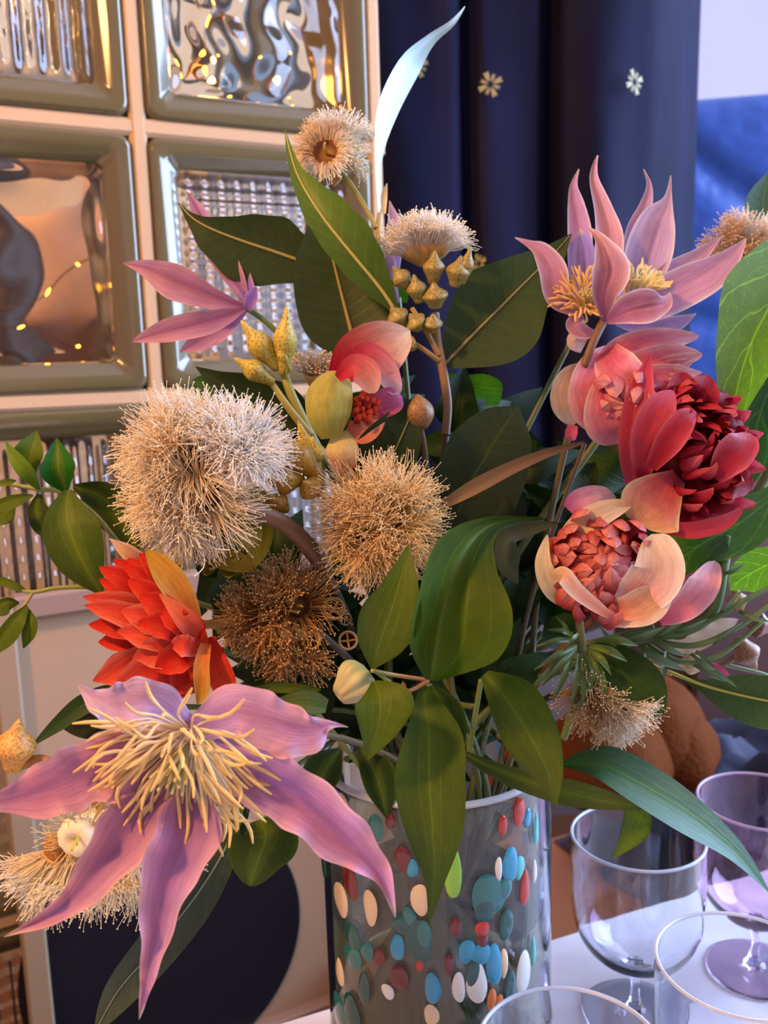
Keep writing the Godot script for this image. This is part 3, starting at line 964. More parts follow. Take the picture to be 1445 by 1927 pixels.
	for q in [[1212, 1350, 0.80, 0.052, "round tan leather pouch behind the coral flower"], [1150, 1420, 0.76, 0.05, "small tan leather pouch lying nearest the vase"], [1265, 1395, 0.79, 0.04, "little tan leather pouch against the navy throw"]]:
		var at := P(q[0], q[1], q[2])
		t = thing("leather_pouch", q[4], "pouch", at - Vector3.UP * q[3] * 0.7)
		put(lathe(at, Vector3(0.2, 1, 0.3), smooth_prof([[0.0, -q[3] * 0.8], [q[3] * 0.9, -q[3] * 0.6], [q[3] * 1.05, 0.0], [q[3] * 0.6, q[3] * 0.6], [q[3] * 0.2, q[3] * 0.7], [0.0, q[3] * 0.62]], 20), 22, [], 0.06, 5), "body", tan, t)

func table() -> void:
	var a := on_table(557, 1911)
	var e := on_table(1310, 1680)
	var u := (e - a).normalized()
	var n := u.cross(Vector3.UP).normalized()            # away from the back edge, towards the camera
	if n.z < 0: n = -n
	var b := Basis(u, Vector3.UP, n)
	var c := a + u * 0.25 + n * 0.4
	var t := thing("dining_table", "pale whitewashed table that carries the vase and the wine glasses", "table", Vector3(c.x, 0, c.z))
	var pale := mat("table_paint", "#ffffff", 0.5, {"tex": noise_tex(41, 0.02, "#c3bfc0", "#d9d6d6"), "tri": Vector3(3, 3, 3), "bump": noise_tex(42, 0.03, "#707070", "#909090"), "bs": 0.03})
	put(box(c - Vector3.UP * 0.016, Vector3(1.5, 0.032, 0.8), b, 0.003), "tabletop", pale, t)
	put(box(Vector3(c.x, TABLE_Y - 0.072, c.z), Vector3(1.36, 0.08, 0.66), b, 0.003), "apron", pale, t)
	for q in [[-0.68, -0.33], [0.68, -0.33], [-0.68, 0.33], [0.68, 0.33]]:
		put(box(Vector3(c.x, 0.358, c.z) + b * Vector3(q[0], 0, q[1]), Vector3(0.06, 0.716, 0.06), b, 0.004), "leg", pale, t)

func vase() -> void:
	var t := thing("vase", "clear cylindrical glass vase speckled with turquoise, red and cream glass chips", "vase", VASE)
	var H := 0.186
	var R := 0.0587
	var prof := [[0.0, 0.0005], [R * 0.9, 0.0005], [R * 0.97, 0.002], [R, 0.007], [R, 0.03], [R, 0.06], [R, 0.09], [R, 0.12], [R, 0.15], [R, H - 0.003], [R - 0.0008, H - 0.0008], [R - 0.0016, H], [R - 0.0026, H - 0.0008], [R - 0.0032, H - 0.003], [R - 0.0032, 0.15], [R - 0.0032, 0.12], [R - 0.0032, 0.09], [R - 0.0032, 0.06], [R - 0.0032, 0.026], [R - 0.006, 0.0185], [R * 0.8, 0.0165], [0.0, 0.016]]
	put(lathe(VASE, Vector3.UP, prof, 96), "body", glass("vase_glass", "#dbe3da"), t)
	put(ring(VASE + Vector3.UP * (H - 0.0004), R - 0.0016, 0.0017, 96), "rim", milk("vase_rim", "#dfe9ee", 0.6), t)
	put(lathe(VASE, Vector3.UP, [[0.0, 0.0164], [R * 0.8, 0.0168], [R - 0.0064, 0.019], [R - 0.0034, 0.0265], [R - 0.0034, 0.06], [R - 0.0034, 0.1095], [R - 0.0042, 0.109], [R * 0.5, 0.109], [0.0, 0.109]], 64), "water", glass("vase_water", "#b4ba94", 0.033), t)
	var cols := {"t": "#2f9fc6", "d": "#1f5a58", "g": "#2d7a78", "r": "#c23a22", "m": "#6d2428", "c": "#e8d3a8", "w": "#e6eae2", "o": "#d9762e", "k": "#5fc7c0", "l": "#8fd32f"}
	var list := [[957, 1483, 36, 48, "t"], [977, 1507, 20, 58, "r"], [992, 1540, 15, 36, "t"], [946, 1553, 17, 36, "r"], [960, 1627, 32, 62, "t"], [977, 1632, 18, 48, "k"], [938, 1635, 14, 44, "w"], [987, 1672, 18, 66, "r"],
		[920, 1685, 62, 84, "g"], [915, 1703, 46, 66, "d"], [950, 1672, 24, 44, "g"], [952, 1740, 28, 58, "d"], [907, 1748, 28, 30, "r"], [908, 1770, 20, 28, "m"], [858, 1745, 21, 38, "m"], [786, 1775, 46, 90, "d"], [792, 1765, 40, 70, "g"], [748, 1783, 27, 50, "t"],
		[770, 1724, 26, 34, "g"], [754, 1740, 30, 40, "d"], [790, 1693, 32, 64, "c"], [758, 1616, 30, 48, "m"], [776, 1634, 20, 36, "t"], [697, 1708, 27, 66, "c"], [641, 1692, 25, 70, "c"], [659, 1660, 28, 66, "m"], [707, 1558, 32, 48, "g"], [643, 1512, 22, 40, "c"],
		[593, 1605, 12, 40, "r"], [609, 1620, 20, 66, "d"], [814, 1860, 32, 58, "t"], [863, 1858, 26, 56, "w"], [893, 1840, 30, 70, "d"], [897, 1850, 40, 80, "w"], [845, 1816, 18, 40, "m"], [930, 1815, 30, 80, "t"], [925, 1880, 18, 42, "o"], [940, 1884, 13, 30, "o"], [948, 1812, 16, 56, "c"],
		[960, 1860, 26, 66, "d"], [985, 1830, 26, 90, "w"], [713, 1801, 22, 38, "m"], [690, 1790, 26, 40, "g"], [663, 1800, 34, 50, "g"], [685, 1860, 22, 68, "d"], [751, 1840, 34, 50, "m"], [730, 1866, 24, 30, "w"], [661, 1905, 34, 70, "d"], [640, 1900, 30, 60, "g"], [812, 1910, 30, 40, "c"],
		[640, 1830, 14, 60, "c"], [600, 1780, 22, 120, "d"], [610, 1760, 16, 80, "c"], [662, 1760, 30, 50, "d"], [790, 1815, 16, 26, "r"], [630, 1478, 26, 20, "t"], [668, 1487, 30, 24, "g"], [735, 1545, 18, 30, "m"], [600, 1690, 12, 60, "m"], [1008, 1560, 9, 70, "k"], [1005, 1640, 8, 50, "w"], [1003, 1790, 8, 60, "k"], [878, 1790, 30, 46, "t"], [905, 1795, 40, 40, "t"], [852, 1640, 30, 110, "l"]]
	for q in list:
		var dir := (P(q[0], q[1], 1.0) - CAM)
		var o := Vector2(CAM.x - VASE.x, CAM.z - VASE.z)
		var dd := Vector2(dir.x, dir.z)
		var A := dd.dot(dd)
		var B := 2.0 * o.dot(dd)
		var D := B * B - 4.0 * A * (o.dot(o) - R * R)
		if D < 0: continue
		var s := (-B - sqrt(D)) / (2.0 * A)
		var at := CAM + dir * s
		if at.y < TABLE_Y + 0.004 or at.y > TABLE_Y + H: continue
		var a := atan2(at.z - VASE.z, at.x - VASE.x)
		var fac := absf(Vector3(cos(a), 0, sin(a)).dot(Vector3(dir.x, 0, dir.z).normalized()))
		chip(t, a, at.y - TABLE_Y, q[2] * 0.5 / F * 0.42 / maxf(fac, 0.3), q[3] * 0.5 / F * 0.45, cols[q[4]])
	var keys := ["t", "d", "g", "r", "m", "c", "w", "o", "k", "d", "c", "g"]
	for k in 70:
		var a := -PI * 0.5 + rng.randf_range(-1.45, 1.45)      # the far side
		chip(t, a, rng.randf_range(0.012, 0.178), rng.randf_range(0.0024, 0.006), rng.randf_range(0.004, 0.010), cols[keys[rng.randi() % keys.size()]])

func chip(t: Node3D, a: float, y: float, w: float, h: float, col: String) -> void:
	var R := 0.0587
	y = minf(y, 0.184 - h)
	var m := M.new()
	var nr := 5
	var ns := 18
	for j in nr + 1:
		var f := float(j) / nr
		for k in ns:
			var e := TAU * k / ns
			var wob := 1.0 + 0.07 * sin(e * 2.0 + y * 900.0) + 0.05 * sin(e * 3.0 + a * 40.0)
			var aa := a + cos(e) * w * f * wob / R
			var r := R + 0.0002 + 0.0009 * sqrt(1.0 - f * f)
			m.p(VASE + Vector3(cos(aa) * r, y + sin(e) * h * f * wob, sin(aa) * r), lin(col))
	for j in nr:
		for k in ns:
			var k2 := (k + 1) % ns
			m.quad(j * ns + k, (j + 1) * ns + k, (j + 1) * ns + k2, j * ns + k2)
	put(m, "glass_chip", mats.chip, t)

func glasses() -> void:
	# profile of foot, stem and bowl outside, then back down inside the bowl
	var outer := [[0.0, 0.0316], [0.005, 0.0325], [0.014, 0.0362], [0.025, 0.043], [0.0325, 0.053], [0.0362, 0.066], [0.0374, 0.082], [0.0373, 0.1], [0.0371, 0.1132], [0.0366, 0.114], [0.0361, 0.1132]]
	var inner := [[0.0363, 0.1], [0.0364, 0.082], [0.0351, 0.066], [0.0313, 0.054], [0.0238, 0.0448], [0.013, 0.0385], [0.0, 0.037]]
	var foot := [[0.0, 0.0006], [0.027, 0.0006], [0.029, 0.0014], [0.0285, 0.0022], [0.016, 0.0034], [0.006, 0.0055], [0.0031, 0.0095], [0.0, 0.0096]]
	var stem := [[0.0, 0.0094], [0.0031, 0.0095], [0.0026, 0.018], [0.0029, 0.027], [0.0045, 0.0318], [0.0, 0.032]]
	for q in [[1200, 1572, "clear stemmed wine glass beside the vase with a thick white rim", "clear_wine_glass", "#f4f8ff", 1.0], [1432, 1505, "lilac tinted stemmed wine glass standing farthest back on the table", "lilac_wine_glass", "#f3dff1", 1.0], [1395, 1810, "clear wine glass in front of the lilac tinted one at the table corner", "clear_wine_glass", "#f4f8ff", 1.0], [1075, 1978, "wine glass at the front edge below the vase showing only its rim", "clear_wine_glass", "#f4f8ff", 1.0]]:
		var at := on_plane(q[0], q[1], Vector3(0, TABLE_Y + 0.114, 0), Vector3.UP)
		at.y = TABLE_Y
		var t := thing("wine_glass", q[2], "glass", at, "stemmed wine glasses on the table")
		
		var pr := smooth_prof(outer, 72)
		pr.append_array(smooth_prof(inner, 28))
		put(lathe(at, Vector3.UP, pr, 64), "bowl", glass(q[3], q[4]), t)
		put(lathe(at, Vector3.UP, smooth_prof(foot, 40), 64), "foot", glass(q[3], q[4]), t)
		put(lathe(at, Vector3.UP, smooth_prof(stem, 30), 20), "stem", glass(q[3], q[4]), t)
		var lilac: bool = q[3] == "lilac_wine_glass"
		put(ring(at + Vector3.UP * 0.1137, 0.0366, 0.0009), "rim", milk("lilac_rim" if lilac else "white_rim", "#e8c8e0" if lilac else "#e6eef6", 0.5), t)

# ---------------------------------------------------------------- gum sprays
func gum_sprays() -> void:
	var rib := "#8f8c4c"
	var dk := {"c0": "#3b4f24", "c1": "#34481f", "rib": rib}
	# upper left spray: pale narrow leaf, blossom, broad leaves
	var t := thing("gum_branch", "gum branch at the top left with a pale narrow upright leaf and fluffy blossom", "branch", P(745, 600, 0.44))
	stalk(t, [745, 600, 440, 722, 520, 446, 712, 440, 452, 716, 395, 458], 0.0022, 0.0013, "#7d7440", "#a58a4e")
	into_vase(t, P(745, 600, 0.44), 0.0025)
	stalk(t, [708, 430, 452, 690, 395, 456, 662, 350, 458, 643, 328, 458], 0.0012, 0.0015, "#8d8644", "#77803c", "stem")
	leaf(t, "silver_leaf", [715, 400, 456, 713, 300, 462, 727, 205, 466, 764, 120, 468, 808, 73, 466, 850, 44, 462, 875, 12, 460], [3, 7, 17, 15, 8, 6, 1], [3, 6, 24, 30, 14, 6, 1], {"c0": "#b2d4d4", "c1": "#a8aa84", "ck": 3.0, "tilt": 1.0, "cup": [0.4, 0.1], "cs": "#c4e0e2"})
	leaf(t, "silver_leaf", [722, 402, 452, 722, 370, 452, 728, 345, 450], [4, 6, 1], [4, 7, 1], {"c0": "#b7b79a"})
	leaf(t, "gum_leaf", [750, 594, 428, 716, 543, 426, 660, 475, 424, 602, 401, 426, 558, 325, 432, 536, 245, 440], [3, 24, 36, 30, 13, 1], [3, 26, 56, 50, 15, 1], {"c0": "#4a6a22", "c1": "#6c9a34", "rib": "#a6a45a", "cup": [0.15, 0.45], "tooth": 0.04, "wf": 4.0})
	leaf(t, "gum_leaf", [678, 690, 446, 660, 620, 447, 642, 550, 448, 622, 470, 448, 600, 385, 450], [8, 78, 88, 68, 4], [8, 78, 92, 80, 4], {"c0": "#44552a", "c1": "#44562a", "rib": "#8b7f40", "rw": 0.0014})
	leaf(t, "gum_leaf", [590, 500, 452, 520, 475, 450, 460, 455, 448, 400, 432, 446, 362, 410, 446, 336, 382, 446], [30, 66, 74, 46, 14, 1], [30, 66, 54, 26, 9, 1], {"c0": "#3f5426", "c1": "#3a5022", "rib": "#8f8a48", "cup": [0.1, 0.35], "tooth": 0.03, "wf": 3.0})
	var at := P(620, 290, 0.456)
	gum_flower(t, P(612, 285, 0.450), cb * Vector3(-0.15, 0.1, 1.0), 0.0072, 0.011, 240, {"lo": 1.25, "hi": 1.85, "c0": "#f8e2ba", "c1": "#fff4dc", "cup": "#b98f4e", "rim": "#d0a65e"})
	gum_flower(t, P(640, 268, 0.458), cb * Vector3(0.15, 0.95, 0.1), 0.0062, 0.015, 420, {"lo": 0.3, "hi": 1.45, "c0": "#f8e8c8", "c1": "#fffaf0", "cup": "#a9824a", "h": 3.6})
	gum_flower(t, P(596, 282, 0.462), cb * Vector3(-0.8, 0.45, 0.1), 0.0055, 0.012, 300, {"lo": 0.2, "hi": 1.5, "c0": "#f4dcb0", "c1": "#fdeed2"})
	gum_flower(t, P(656, 300, 0.462), cb * Vector3(0.75, 0.1, 0.1), 0.0045, 0.011, 160, {"lo": 0.2, "hi": 1.4, "c0": "#f0dcb8", "c1": "#fdf6e4"})
	# middle spray with blossom over a cluster of buds
	t = thing("gum_spray", "gum spray with cream blossom above a cluster of pointed buds against the navy cloth", "spray", P(838, 815, 0.43))
	stalk(t, [838, 820, 430, 842, 760, 431, 832, 690, 432, 822, 640, 433, 818, 590, 434], 0.0022, 0.0024, "#6d4f36", "#8a7040")
	stalk(t, [826, 670, 431, 800, 620, 430, 775, 580, 431], 0.0014, 0.0012, "#8a6c3c", "#a8883e")
	stalk(t, [826, 680, 431, 800, 660, 428, 770, 640, 428], 0.0014, 0.0012, "#8a6c3c", "#a8883e")
	into_vase(t, P(838, 815, 0.43), 0.0024, "#5c4a30")
	for q in [[-0.7, 0.7, 770, 468], [0.0, 1.0, 800, 462], [0.5, 0.8, 828, 462], [-0.35, 0.9, 782, 462], [0.2, 0.95, 815, 460]]:
		gum_flower(t, P(q[2], q[3], 0.432), cb * Vector3(q[0], q[1], 0.25), 0.0050, 0.0145, 230, {"lo": 0.15, "hi": 1.2, "c0": "#fbeed6", "c1": "#fffcf4", "cup": "#a07f42", "rim": "#b88a4a"})
	for q in [[815, 535, 818, 470, 36], [855, 540, 868, 480, 40], [770, 545, 738, 500, 34], [790, 570, 778, 515, 34], [820, 580, 816, 530, 44], [868, 535, 886, 462, 26], [760, 615, 735, 575, 38], [790, 620, 770, 590, 38], [812, 625, 815, 590, 34], [780, 655, 756, 640, 30]]:
		bud_px(t, q[0], q[1], q[2], q[3], 0.428, q[4] * 1.12, "#8f8240", "#a39a50", 0.006)
	leaf(t, "gum_leaf", [832, 690, 436, 890, 630, 438, 940, 580, 440, 990, 530, 442, 1040, 480, 446, 1075, 440, 448], [6, 66, 88, 60, 24, 1], [6, 80, 96, 60, 26, 1], {"c0": "#42582c", "c1": "#4a6630", "rib": "#8a7a50", "rw": 0.0009, "cup": [0.2, 0.35]})
	# bud spray on the left
	t = thing("gum_bud_spray", "yellow speckled gum buds standing on forked stalks in front of the lattice glass block", "spray", P(590, 830, 0.41))
	stalk(t, [600, 850, 412, 570, 790, 410, 545, 735, 408, 535, 700, 408], 0.0026, 0.0020, "#7c7c36", "#98963e")
	stalk(t, [585, 820, 410, 545, 770, 406, 512, 722, 404], 0.0022, 0.0014, "#86803a", "#a59c46")
	into_vase(t, P(600, 850, 0.412), 0.0024)
	for q in [[533, 705, 540, 572, 44], [525, 695, 452, 602, 46], [515, 720, 438, 672, 40], [545, 700, 520, 640, 22], [600, 905, 560, 790, 42], [590, 880, 588, 820, 48]]:
		bud_px(t, q[0], q[1], q[2], q[3], 0.404, q[4], "#a89a34", "#d0c458", 0.008)
	for q in [[570, 900, 495, 905, 56], [540, 960, 505, 930, 40], [600, 900, 522, 812, 54], [598, 930, 570, 905, 48]]:
		bud_px(t, q[0], q[1], q[2], q[3], 0.398, q[4], "#a8842c", "#c9a03c", 0.010)
	leaf(t, "gum_leaf", [580, 800, 420, 530, 770, 420, 460, 738, 418, 410, 715, 416, 368, 690, 416], [20, 50, 42, 20, 1], [20, 46, 36, 18, 1], {"c0": "#2f4220", "c1": "#33481f", "cup": [0.2, 0.3]})
	leaf(t, "gum_leaf", [480, 800, 432, 430, 760, 432, 385, 725, 432, 362, 715, 432], [30, 46, 30, 4], [20, 30, 20, 2], {"c0": "#3d6a2c", "c1": "#44762e"})
	gum_flower(t, P(590, 700, 0.418), cb * Vector3(0.0, 0.8, 0.6), 0.0045, 0.009, 160, {"lo": 0.3, "hi": 1.3, "c0": "#b08a5a", "c1": "#cda878"})
	# the large cream blossom on the left
	t = thing("gum_blossom", "largest cream gum blossom on the left with two dark open cups", "blossom", P(470, 940, 0.385))
	stalk(t, [432, 935, 374, 480, 960, 378, 540, 990, 386, 590, 1040, 394, 612, 1075, 400], 0.0032, 0.0044, "#8a6a44", "#4f3420")
	into_vase(t, P(610, 1070, 0.40), 0.003, "#4a3626")
	for q in [[365, 862, 0.05, 0.25, 1.0, 0.0070, 0.025, 380, 0.85, 1.8], [385, 932, 0.05, -0.2, 1.0, 0.0078, 0.023, 380, 0.9, 1.85], [440, 860, 0.55, 0.6, 0.75, 0.005, 0.024, 520, 0.15, 1.35], [330, 850, -0.55, 0.6, 0.7, 0.005, 0.024, 420, 0.15, 1.35], [395, 830, 0.1, 0.9, 0.55, 0.005, 0.02, 420, 0.15, 1.3], [315, 920, -0.85, -0.1, 0.6, 0.005, 0.021, 420, 0.15, 1.35], [350, 960, -0.4, -0.75, 0.6, 0.005, 0.022, 330, 0.15, 1.25], [455, 850, 0.8, 0.35, 0.5, 0.005, 0.02, 320, 0.2, 1.3]]:
		var warm: bool = q[0] < 390 and q[1] > 840
		gum_flower(t, P(q[0], q[1], 0.372 + 0.006 * (1.0 - q[4])), cb * Vector3(q[2], q[3], q[4]), q[5], q[6], q[7], {"lo": q[8], "hi": q[9], "c0": "#f8dea0" if warm else "#fff7ea", "c1": "#fff8e6" if warm else "#fffdf8", "tip": "#fdf0c8", "in": "#5e3a18", "rim": "#96692e"})
	stalk(t, [372, 1000, 372, 385, 1060, 366, 365, 1085, 364], 0.00025, 0.00022, "#fff7ea", "", "long_stamen")
	stalk(t, [370, 1000, 372, 400, 1030, 366, 432, 1035, 363], 0.00025, 0.00022, "#fff7ea", "", "long_stamen")
	# the amber blossom in the middle
	t = thing("gum_blossom", "amber cream gum blossom in the middle above the bright green leaf", "blossom", P(715, 1000, 0.395))
	into_vase(t, P(722, 1010, 0.405), 0.0024, "#5c4a30")
	for q in [[742, 975, 0.25, 0.2, 1.0, 0.0058, 0.021, 330, 0.35, 1.65], [690, 1000, -0.35, -0.1, 1.0, 0.0058, 0.021, 330, 0.35, 1.65], [715, 1030, 0.05, -0.75, 0.7, 0.005, 0.02, 260, 0.2, 1.35], [690, 950, -0.45, 0.75, 0.55, 0.005, 0.022, 230, 0.2, 1.2], [740, 945, 0.35, 0.85, 0.5, 0.005, 0.021, 230, 0.2, 1.2], [760, 1010, 0.8, -0.1, 0.6, 0.005, 0.019, 220, 0.2, 1.3], [670, 985, -0.85, 0.2, 0.6, 0.005, 0.018, 220, 0.2, 1.2]]:
		gum_flower(t, P(q[0], q[1], 0.390 + 0.006 * (1.0 - q[4])), cb * Vector3(q[2], q[3], q[4]), q[5], q[6], q[7], {"lo": q[8], "hi": q[9], "c0": "#f2c878", "c1": "#fdebbc", "tip": "#fbe2a8", "in": "#5e3a18"})
	# the spent brown blossom with open cups
	t = thing("gum_blossom", "spent tan gum blossom with empty ringed cups beside the red flower", "blossom", P(540, 1165, 0.40))
	into_vase(t, P(590, 1180, 0.41), 0.0024, "#4f3a24")
	stalk(t, [365, 1178, 398, 420, 1172, 398, 470, 1168, 400], 0.0019, 0.0021, "#a8863e", "#b08c42")
	for q in [[560, 1140, 0.2, 0.2, 1.0, 0.006, 0.018, 190, 0.5, 1.6], [515, 1160, -0.5, 0.1, 0.85, 0.005, 0.02, 260, 0.2, 1.4], [480, 1160, -0.9, 0.1, 0.4, 0.005, 0.017, 260, 0.2, 1.0], [540, 1115, 0.0, 0.9, 0.5, 0.005, 0.017, 200, 0.2, 1.2], [520, 1200, -0.3, -0.8, 0.6, 0.005, 0.017, 200, 0.2, 1.3], [560, 1215, 0.15, -0.85, 0.55, 0.005, 0.018, 130, 0.2, 1.2]]:
		gum_flower(t, P(q[0], q[1], 0.398 + 0.005 * (1.0 - q[4])), cb * Vector3(q[2], q[3], q[4]), q[5], q[6], q[7], {"lo": q[8], "hi": q[9], "c0": "#a06a28", "c1": "#dab070", "tip": "#f0cf96", "in": "#4a2c12"})
	for q in [[585, 1205, 0.392, 30, -0.2, 0.1, "#b98930"], [655, 1205, 0.402, 32, 0.1, 0.3, "#8f7a4a"], [628, 1145, 0.404, 38, 0.3, 0.3, "#8a7434"], [605, 1250, 0.400, 26, 0.2, -0.2, "#7a4f22"], [650, 1165, 0.408, 22, 0.6, 0.0, "#6d5a30"]]:
		var r: float = q[3] * 0.5 / F * q[2] * 1.15
		var ax := cb * Vector3(q[4], q[5], 1.0)
		var c := P(q[0], q[1], q[2])
		var cc: String = q[6]
		var cup := put(lathe(c, ax, [[0.0, -r * 2.4], [r * 0.5, -r * 2.0], [r * 0.95, -r * 0.8], [r * 1.02, 0.0], [r * 0.94, r * 0.16], [r * 0.78, r * 0.08], [r * 0.74, -r * 0.5], [0.0, -r * 0.7]], 20, [cc, cc, cc, cc, Color(cc).lightened(0.2), cc, "#3a2410", "#2c1a0c"]), "cup", mats.stem, t)
		var sp := M.new()                                # the cross of valves inside
		var b := frame_for(ax)
		for k in 4: tube_on(sp, [c - b.y * r * 0.35, c + b * Vector3(cos(k * PI * 0.5) * r * 0.4, -r * 0.18, sin(k * PI * 0.5) * r * 0.4), c + b * Vector3(cos(k * PI * 0.5) * r * 0.8, -r * 0.1, sin(k * PI * 0.5) * r * 0.8)], r * 0.13, r * 0.09, 5, 4, lin("#9a7c3c"), lin("#b8924a"))
		put(sp, "valves", mats.stem, cup)
	# drooping blossom at the lower left, with a bud and a long leaf
	t = thing("gum_branch", "drooping gum branch at the lower left with cream blossom and a long grey green leaf", "branch", P(300, 1520, 0.36))
	stalk(t, [520, 1420, 420, 470, 1480, 400, 400, 1510, 380, 300, 1520, 360, 210, 1540, 352], 0.0026, 0.0017, "#7a6a3a", "#a08448")
	into_vase(t, P(520, 1420, 0.42), 0.0026, "#5c5030")
	gum_flower(t, P(160, 1575, 0.345), cb * Vector3(-0.05, -0.25, 1.0), 0.0080, 0.013, 110, {"lo": 1.1, "hi": 1.9, "c0": "#e6cf8e", "c1": "#fbeec0", "cup": "#e8d49a", "rim": "#f3e6b8", "in": "#efe0ae"})
	for q in [[150, 1610, -0.2, -1.0, 0.25, 330], [105, 1620, -0.65, -0.75, 0.2, 260], [205, 1615, 0.25, -1.0, 0.2, 330], [250, 1570, 0.75, -0.6, 0.2, 260], [265, 1610, 0.6, -0.8, 0.0, 180]]:
		gum_flower(t, P(q[0], q[1], 0.350), cb * Vector3(q[2], q[3], q[4]), 0.006, 0.0205, q[5], {"lo": 0.1, "hi": 0.95, "c0": "#f4e6bc", "c1": "#fffae6", "tip": "#fdf6d0", "cup": "#c79a52"})
	put(lathe(P(148, 1572, 0.3425), cb * Vector3(-0.12, -0.15, 1.0), smooth_prof([[0.0, -0.006], [0.0058, -0.004], [0.0076, 0.0], [0.0068, 0.0032], [0.004, 0.0046], [0.0018, 0.0036], [0.0, 0.0022]], 22), 40, ["#d8c890", "#f0e4bc", "#f6ecca", "#efe2b4", "#d8c682"], 0.035, 10), "cap", mats.stem, t)
	put(tube([P(150, 1570, 0.341), P(144, 1582, 0.334), P(135, 1600, 0.330)], 0.0007, 0.0006, 7, 8, lin("#a8b048"), lin("#b8b850")), "style", mats.stem, t)
	bud_px(t, 140, 1560, 80, 1640, 0.350, 62, "#b07a34", "#b98e48", 0.0)
	bud_px(t, 24, 1450, 36, 1352, 0.352, 72, "#d9a04a", "#e2bb6a", 0.006)
	stalk(t, [210, 1540, 352, 140, 1470, 352, 85, 1432, 352, 30, 1440, 353], 0.0016, 0.0024, "#8a6a3a", "#a06e36")
	leaf(t, "gum_leaf", [470, 1490, 372, 425, 1595, 370, 365, 1690, 366, 290, 1785, 362, 222, 1865, 358, 180, 1940, 354], [8, 26, 42, 44, 36, 14], [8, 30, 36, 36, 26, 10], {"c0": "#4d604c", "c1": "#56664f", "rib": "#75836a", "rw": 0.0006, "cup": [0.15, 0.1]})
	# right lower blossom
	t = thing("gum_blossom", "cream gum blossom hanging under the coral flower above the wine glass", "blossom", P(1130, 1310, 0.42))
	into_vase(t, P(1090, 1300, 0.43), 0.0022, "#5c4a30")
	for q in [[1120, 1310, 0.1, -0.6, 0.9, 200, "#d9a868", "#f2d4a0"], [1150, 1320, 0.5, -0.8, 0.4, 260, "#e8cfa6", "#f7ead2"], [1165, 1325, 0.7, -0.7, 0.2, 260, "#f0e2ca", "#fdf8ee"], [1110, 1290, -0.4, -0.4, 0.9, 120, "#c99a56", "#e2bd86"]]:
		gum_flower(t, P(q[0], q[1], 0.418), cb * Vector3(q[2], q[3], q[4]), 0.0055, 0.018, q[5], {"lo": 0.15, "hi": 1.05, "c0": q[6], "c1": q[7]})
	# far right spray: blossom behind the clematis, round leaf, the big lit leaf
	t = thing("gum_blossom", "fluffy gum blossom at the upper right edge behind the lilac clematis", "blossom", P(1400, 490, 0.48))
	stalk(t, [1410, 500, 482, 1430, 640, 490, 1380, 900, 490, 1200, 1150, 480], 0.002, 0.0024, "#6a5a3a")
	into_vase(t, P(1200, 1150, 0.48), 0.0024, "#5c4a30")
	for q in [[1395, 475, -0.1, 0.5, 0.8, 260, "#dcae7c", "#eac9a0"], [1410, 462, 0.3, 0.9, 0.3, 300, "#efdcc4", "#fcf4e8"], [1380, 470, -0.7, 0.6, 0.2, 260, "#dcb48c", "#ecd0ae"], [1425, 480, 0.8, 0.3, 0.3, 260, "#f0e2d0", "#fdf8f0"]]:
		gum_flower(t, P(q[0], q[1], 0.478), cb * Vector3(q[2], q[3], q[4]), 0.0055, 0.017, q[5], {"lo": 0.15, "hi": 1.25, "c0": q[6], "c1": q[7]})
	leaf(t, "gum_leaf", [1440, 490, 486, 1440, 440, 488, 1436, 380, 490, 1445, 325, 492], [4, 30, 34, 2], [4, 32, 34, 2], {"c0": "#4f7a68", "c1": "#5a8672"})
	# buds, one by one on the right edge
	t = thing("gum_bud_spray", "beaked brown gum buds at the right edge under the pink petal", "spray", P(1400, 1200, 0.45))
	stalk(t, [1180, 1240, 462, 1290, 1250, 456, 1360, 1250, 452, 1400, 1215, 450], 0.002, 0.0014, "#7a6a50", "#8a6a54")
	into_vase(t, P(1180, 1240, 0.462), 0.0022, "#5c4a30")
	bud_px(t, 1388, 1200, 1424, 1262, 0.445, 50, "#9a7256", "#a88468", 0.0)
	bud_px(t, 1450, 1180, 1400, 1170, 0.455, 50, "#7a5242", "#8c6452", 0.0)
	bud_px(t, 1390, 1150, 1384, 1105, 0.455, 40, "#a8845e", "#c0a07c", 0.0)
	bud_px(t, 1330, 1250, 1268, 1248, 0.450, 40, "#c9b68a", "#d9caa2", 0.0)
	leaf(t, "silver_leaf", [1250, 1205, 450, 1290, 1215, 449, 1340, 1190, 448, 1390, 1165, 448], [4, 14, 24, 4], [4, 16, 20, 4], {"c0": "#cdbb9c", "c1": "#d6cdbc", "wave": 4.0})
	stalk(t, [1360, 1250, 452, 1440, 1270, 448, 1470, 1290, 446], 0.001, 0.001, "#8aa07a")
	# small nut beside the dark leaf
	t = thing("gum_nut", "single brown gum nut beside the small pink flower", "nut", P(795, 800, 0.40))
	put(lathe(P(792, 806, 0.402), cb * Vector3(-0.1, 1.0, 0.25), smooth_prof([[0.0, -0.001], [0.003, 0.0], [0.0062, 0.005], [0.0058, 0.0095], [0.0035, 0.0125], [0.0012, 0.0145], [0.0, 0.0155]], 18), 18, ["#6d5230", "#7a5c34", "#8a6a3c", "#8f7040", "#8a6a3c", "#7a5a30"], 0.04, 5), "nut_body", mats.bud, t)
	stalk(t, [793, 806, 402, 800, 850, 406, 806, 920, 414], 0.001, 0.0014, "#6d5230", "#4f4a2a")
	into_vase(t, P(806, 920, 0.414), 0.0016, "#4f4a2a")

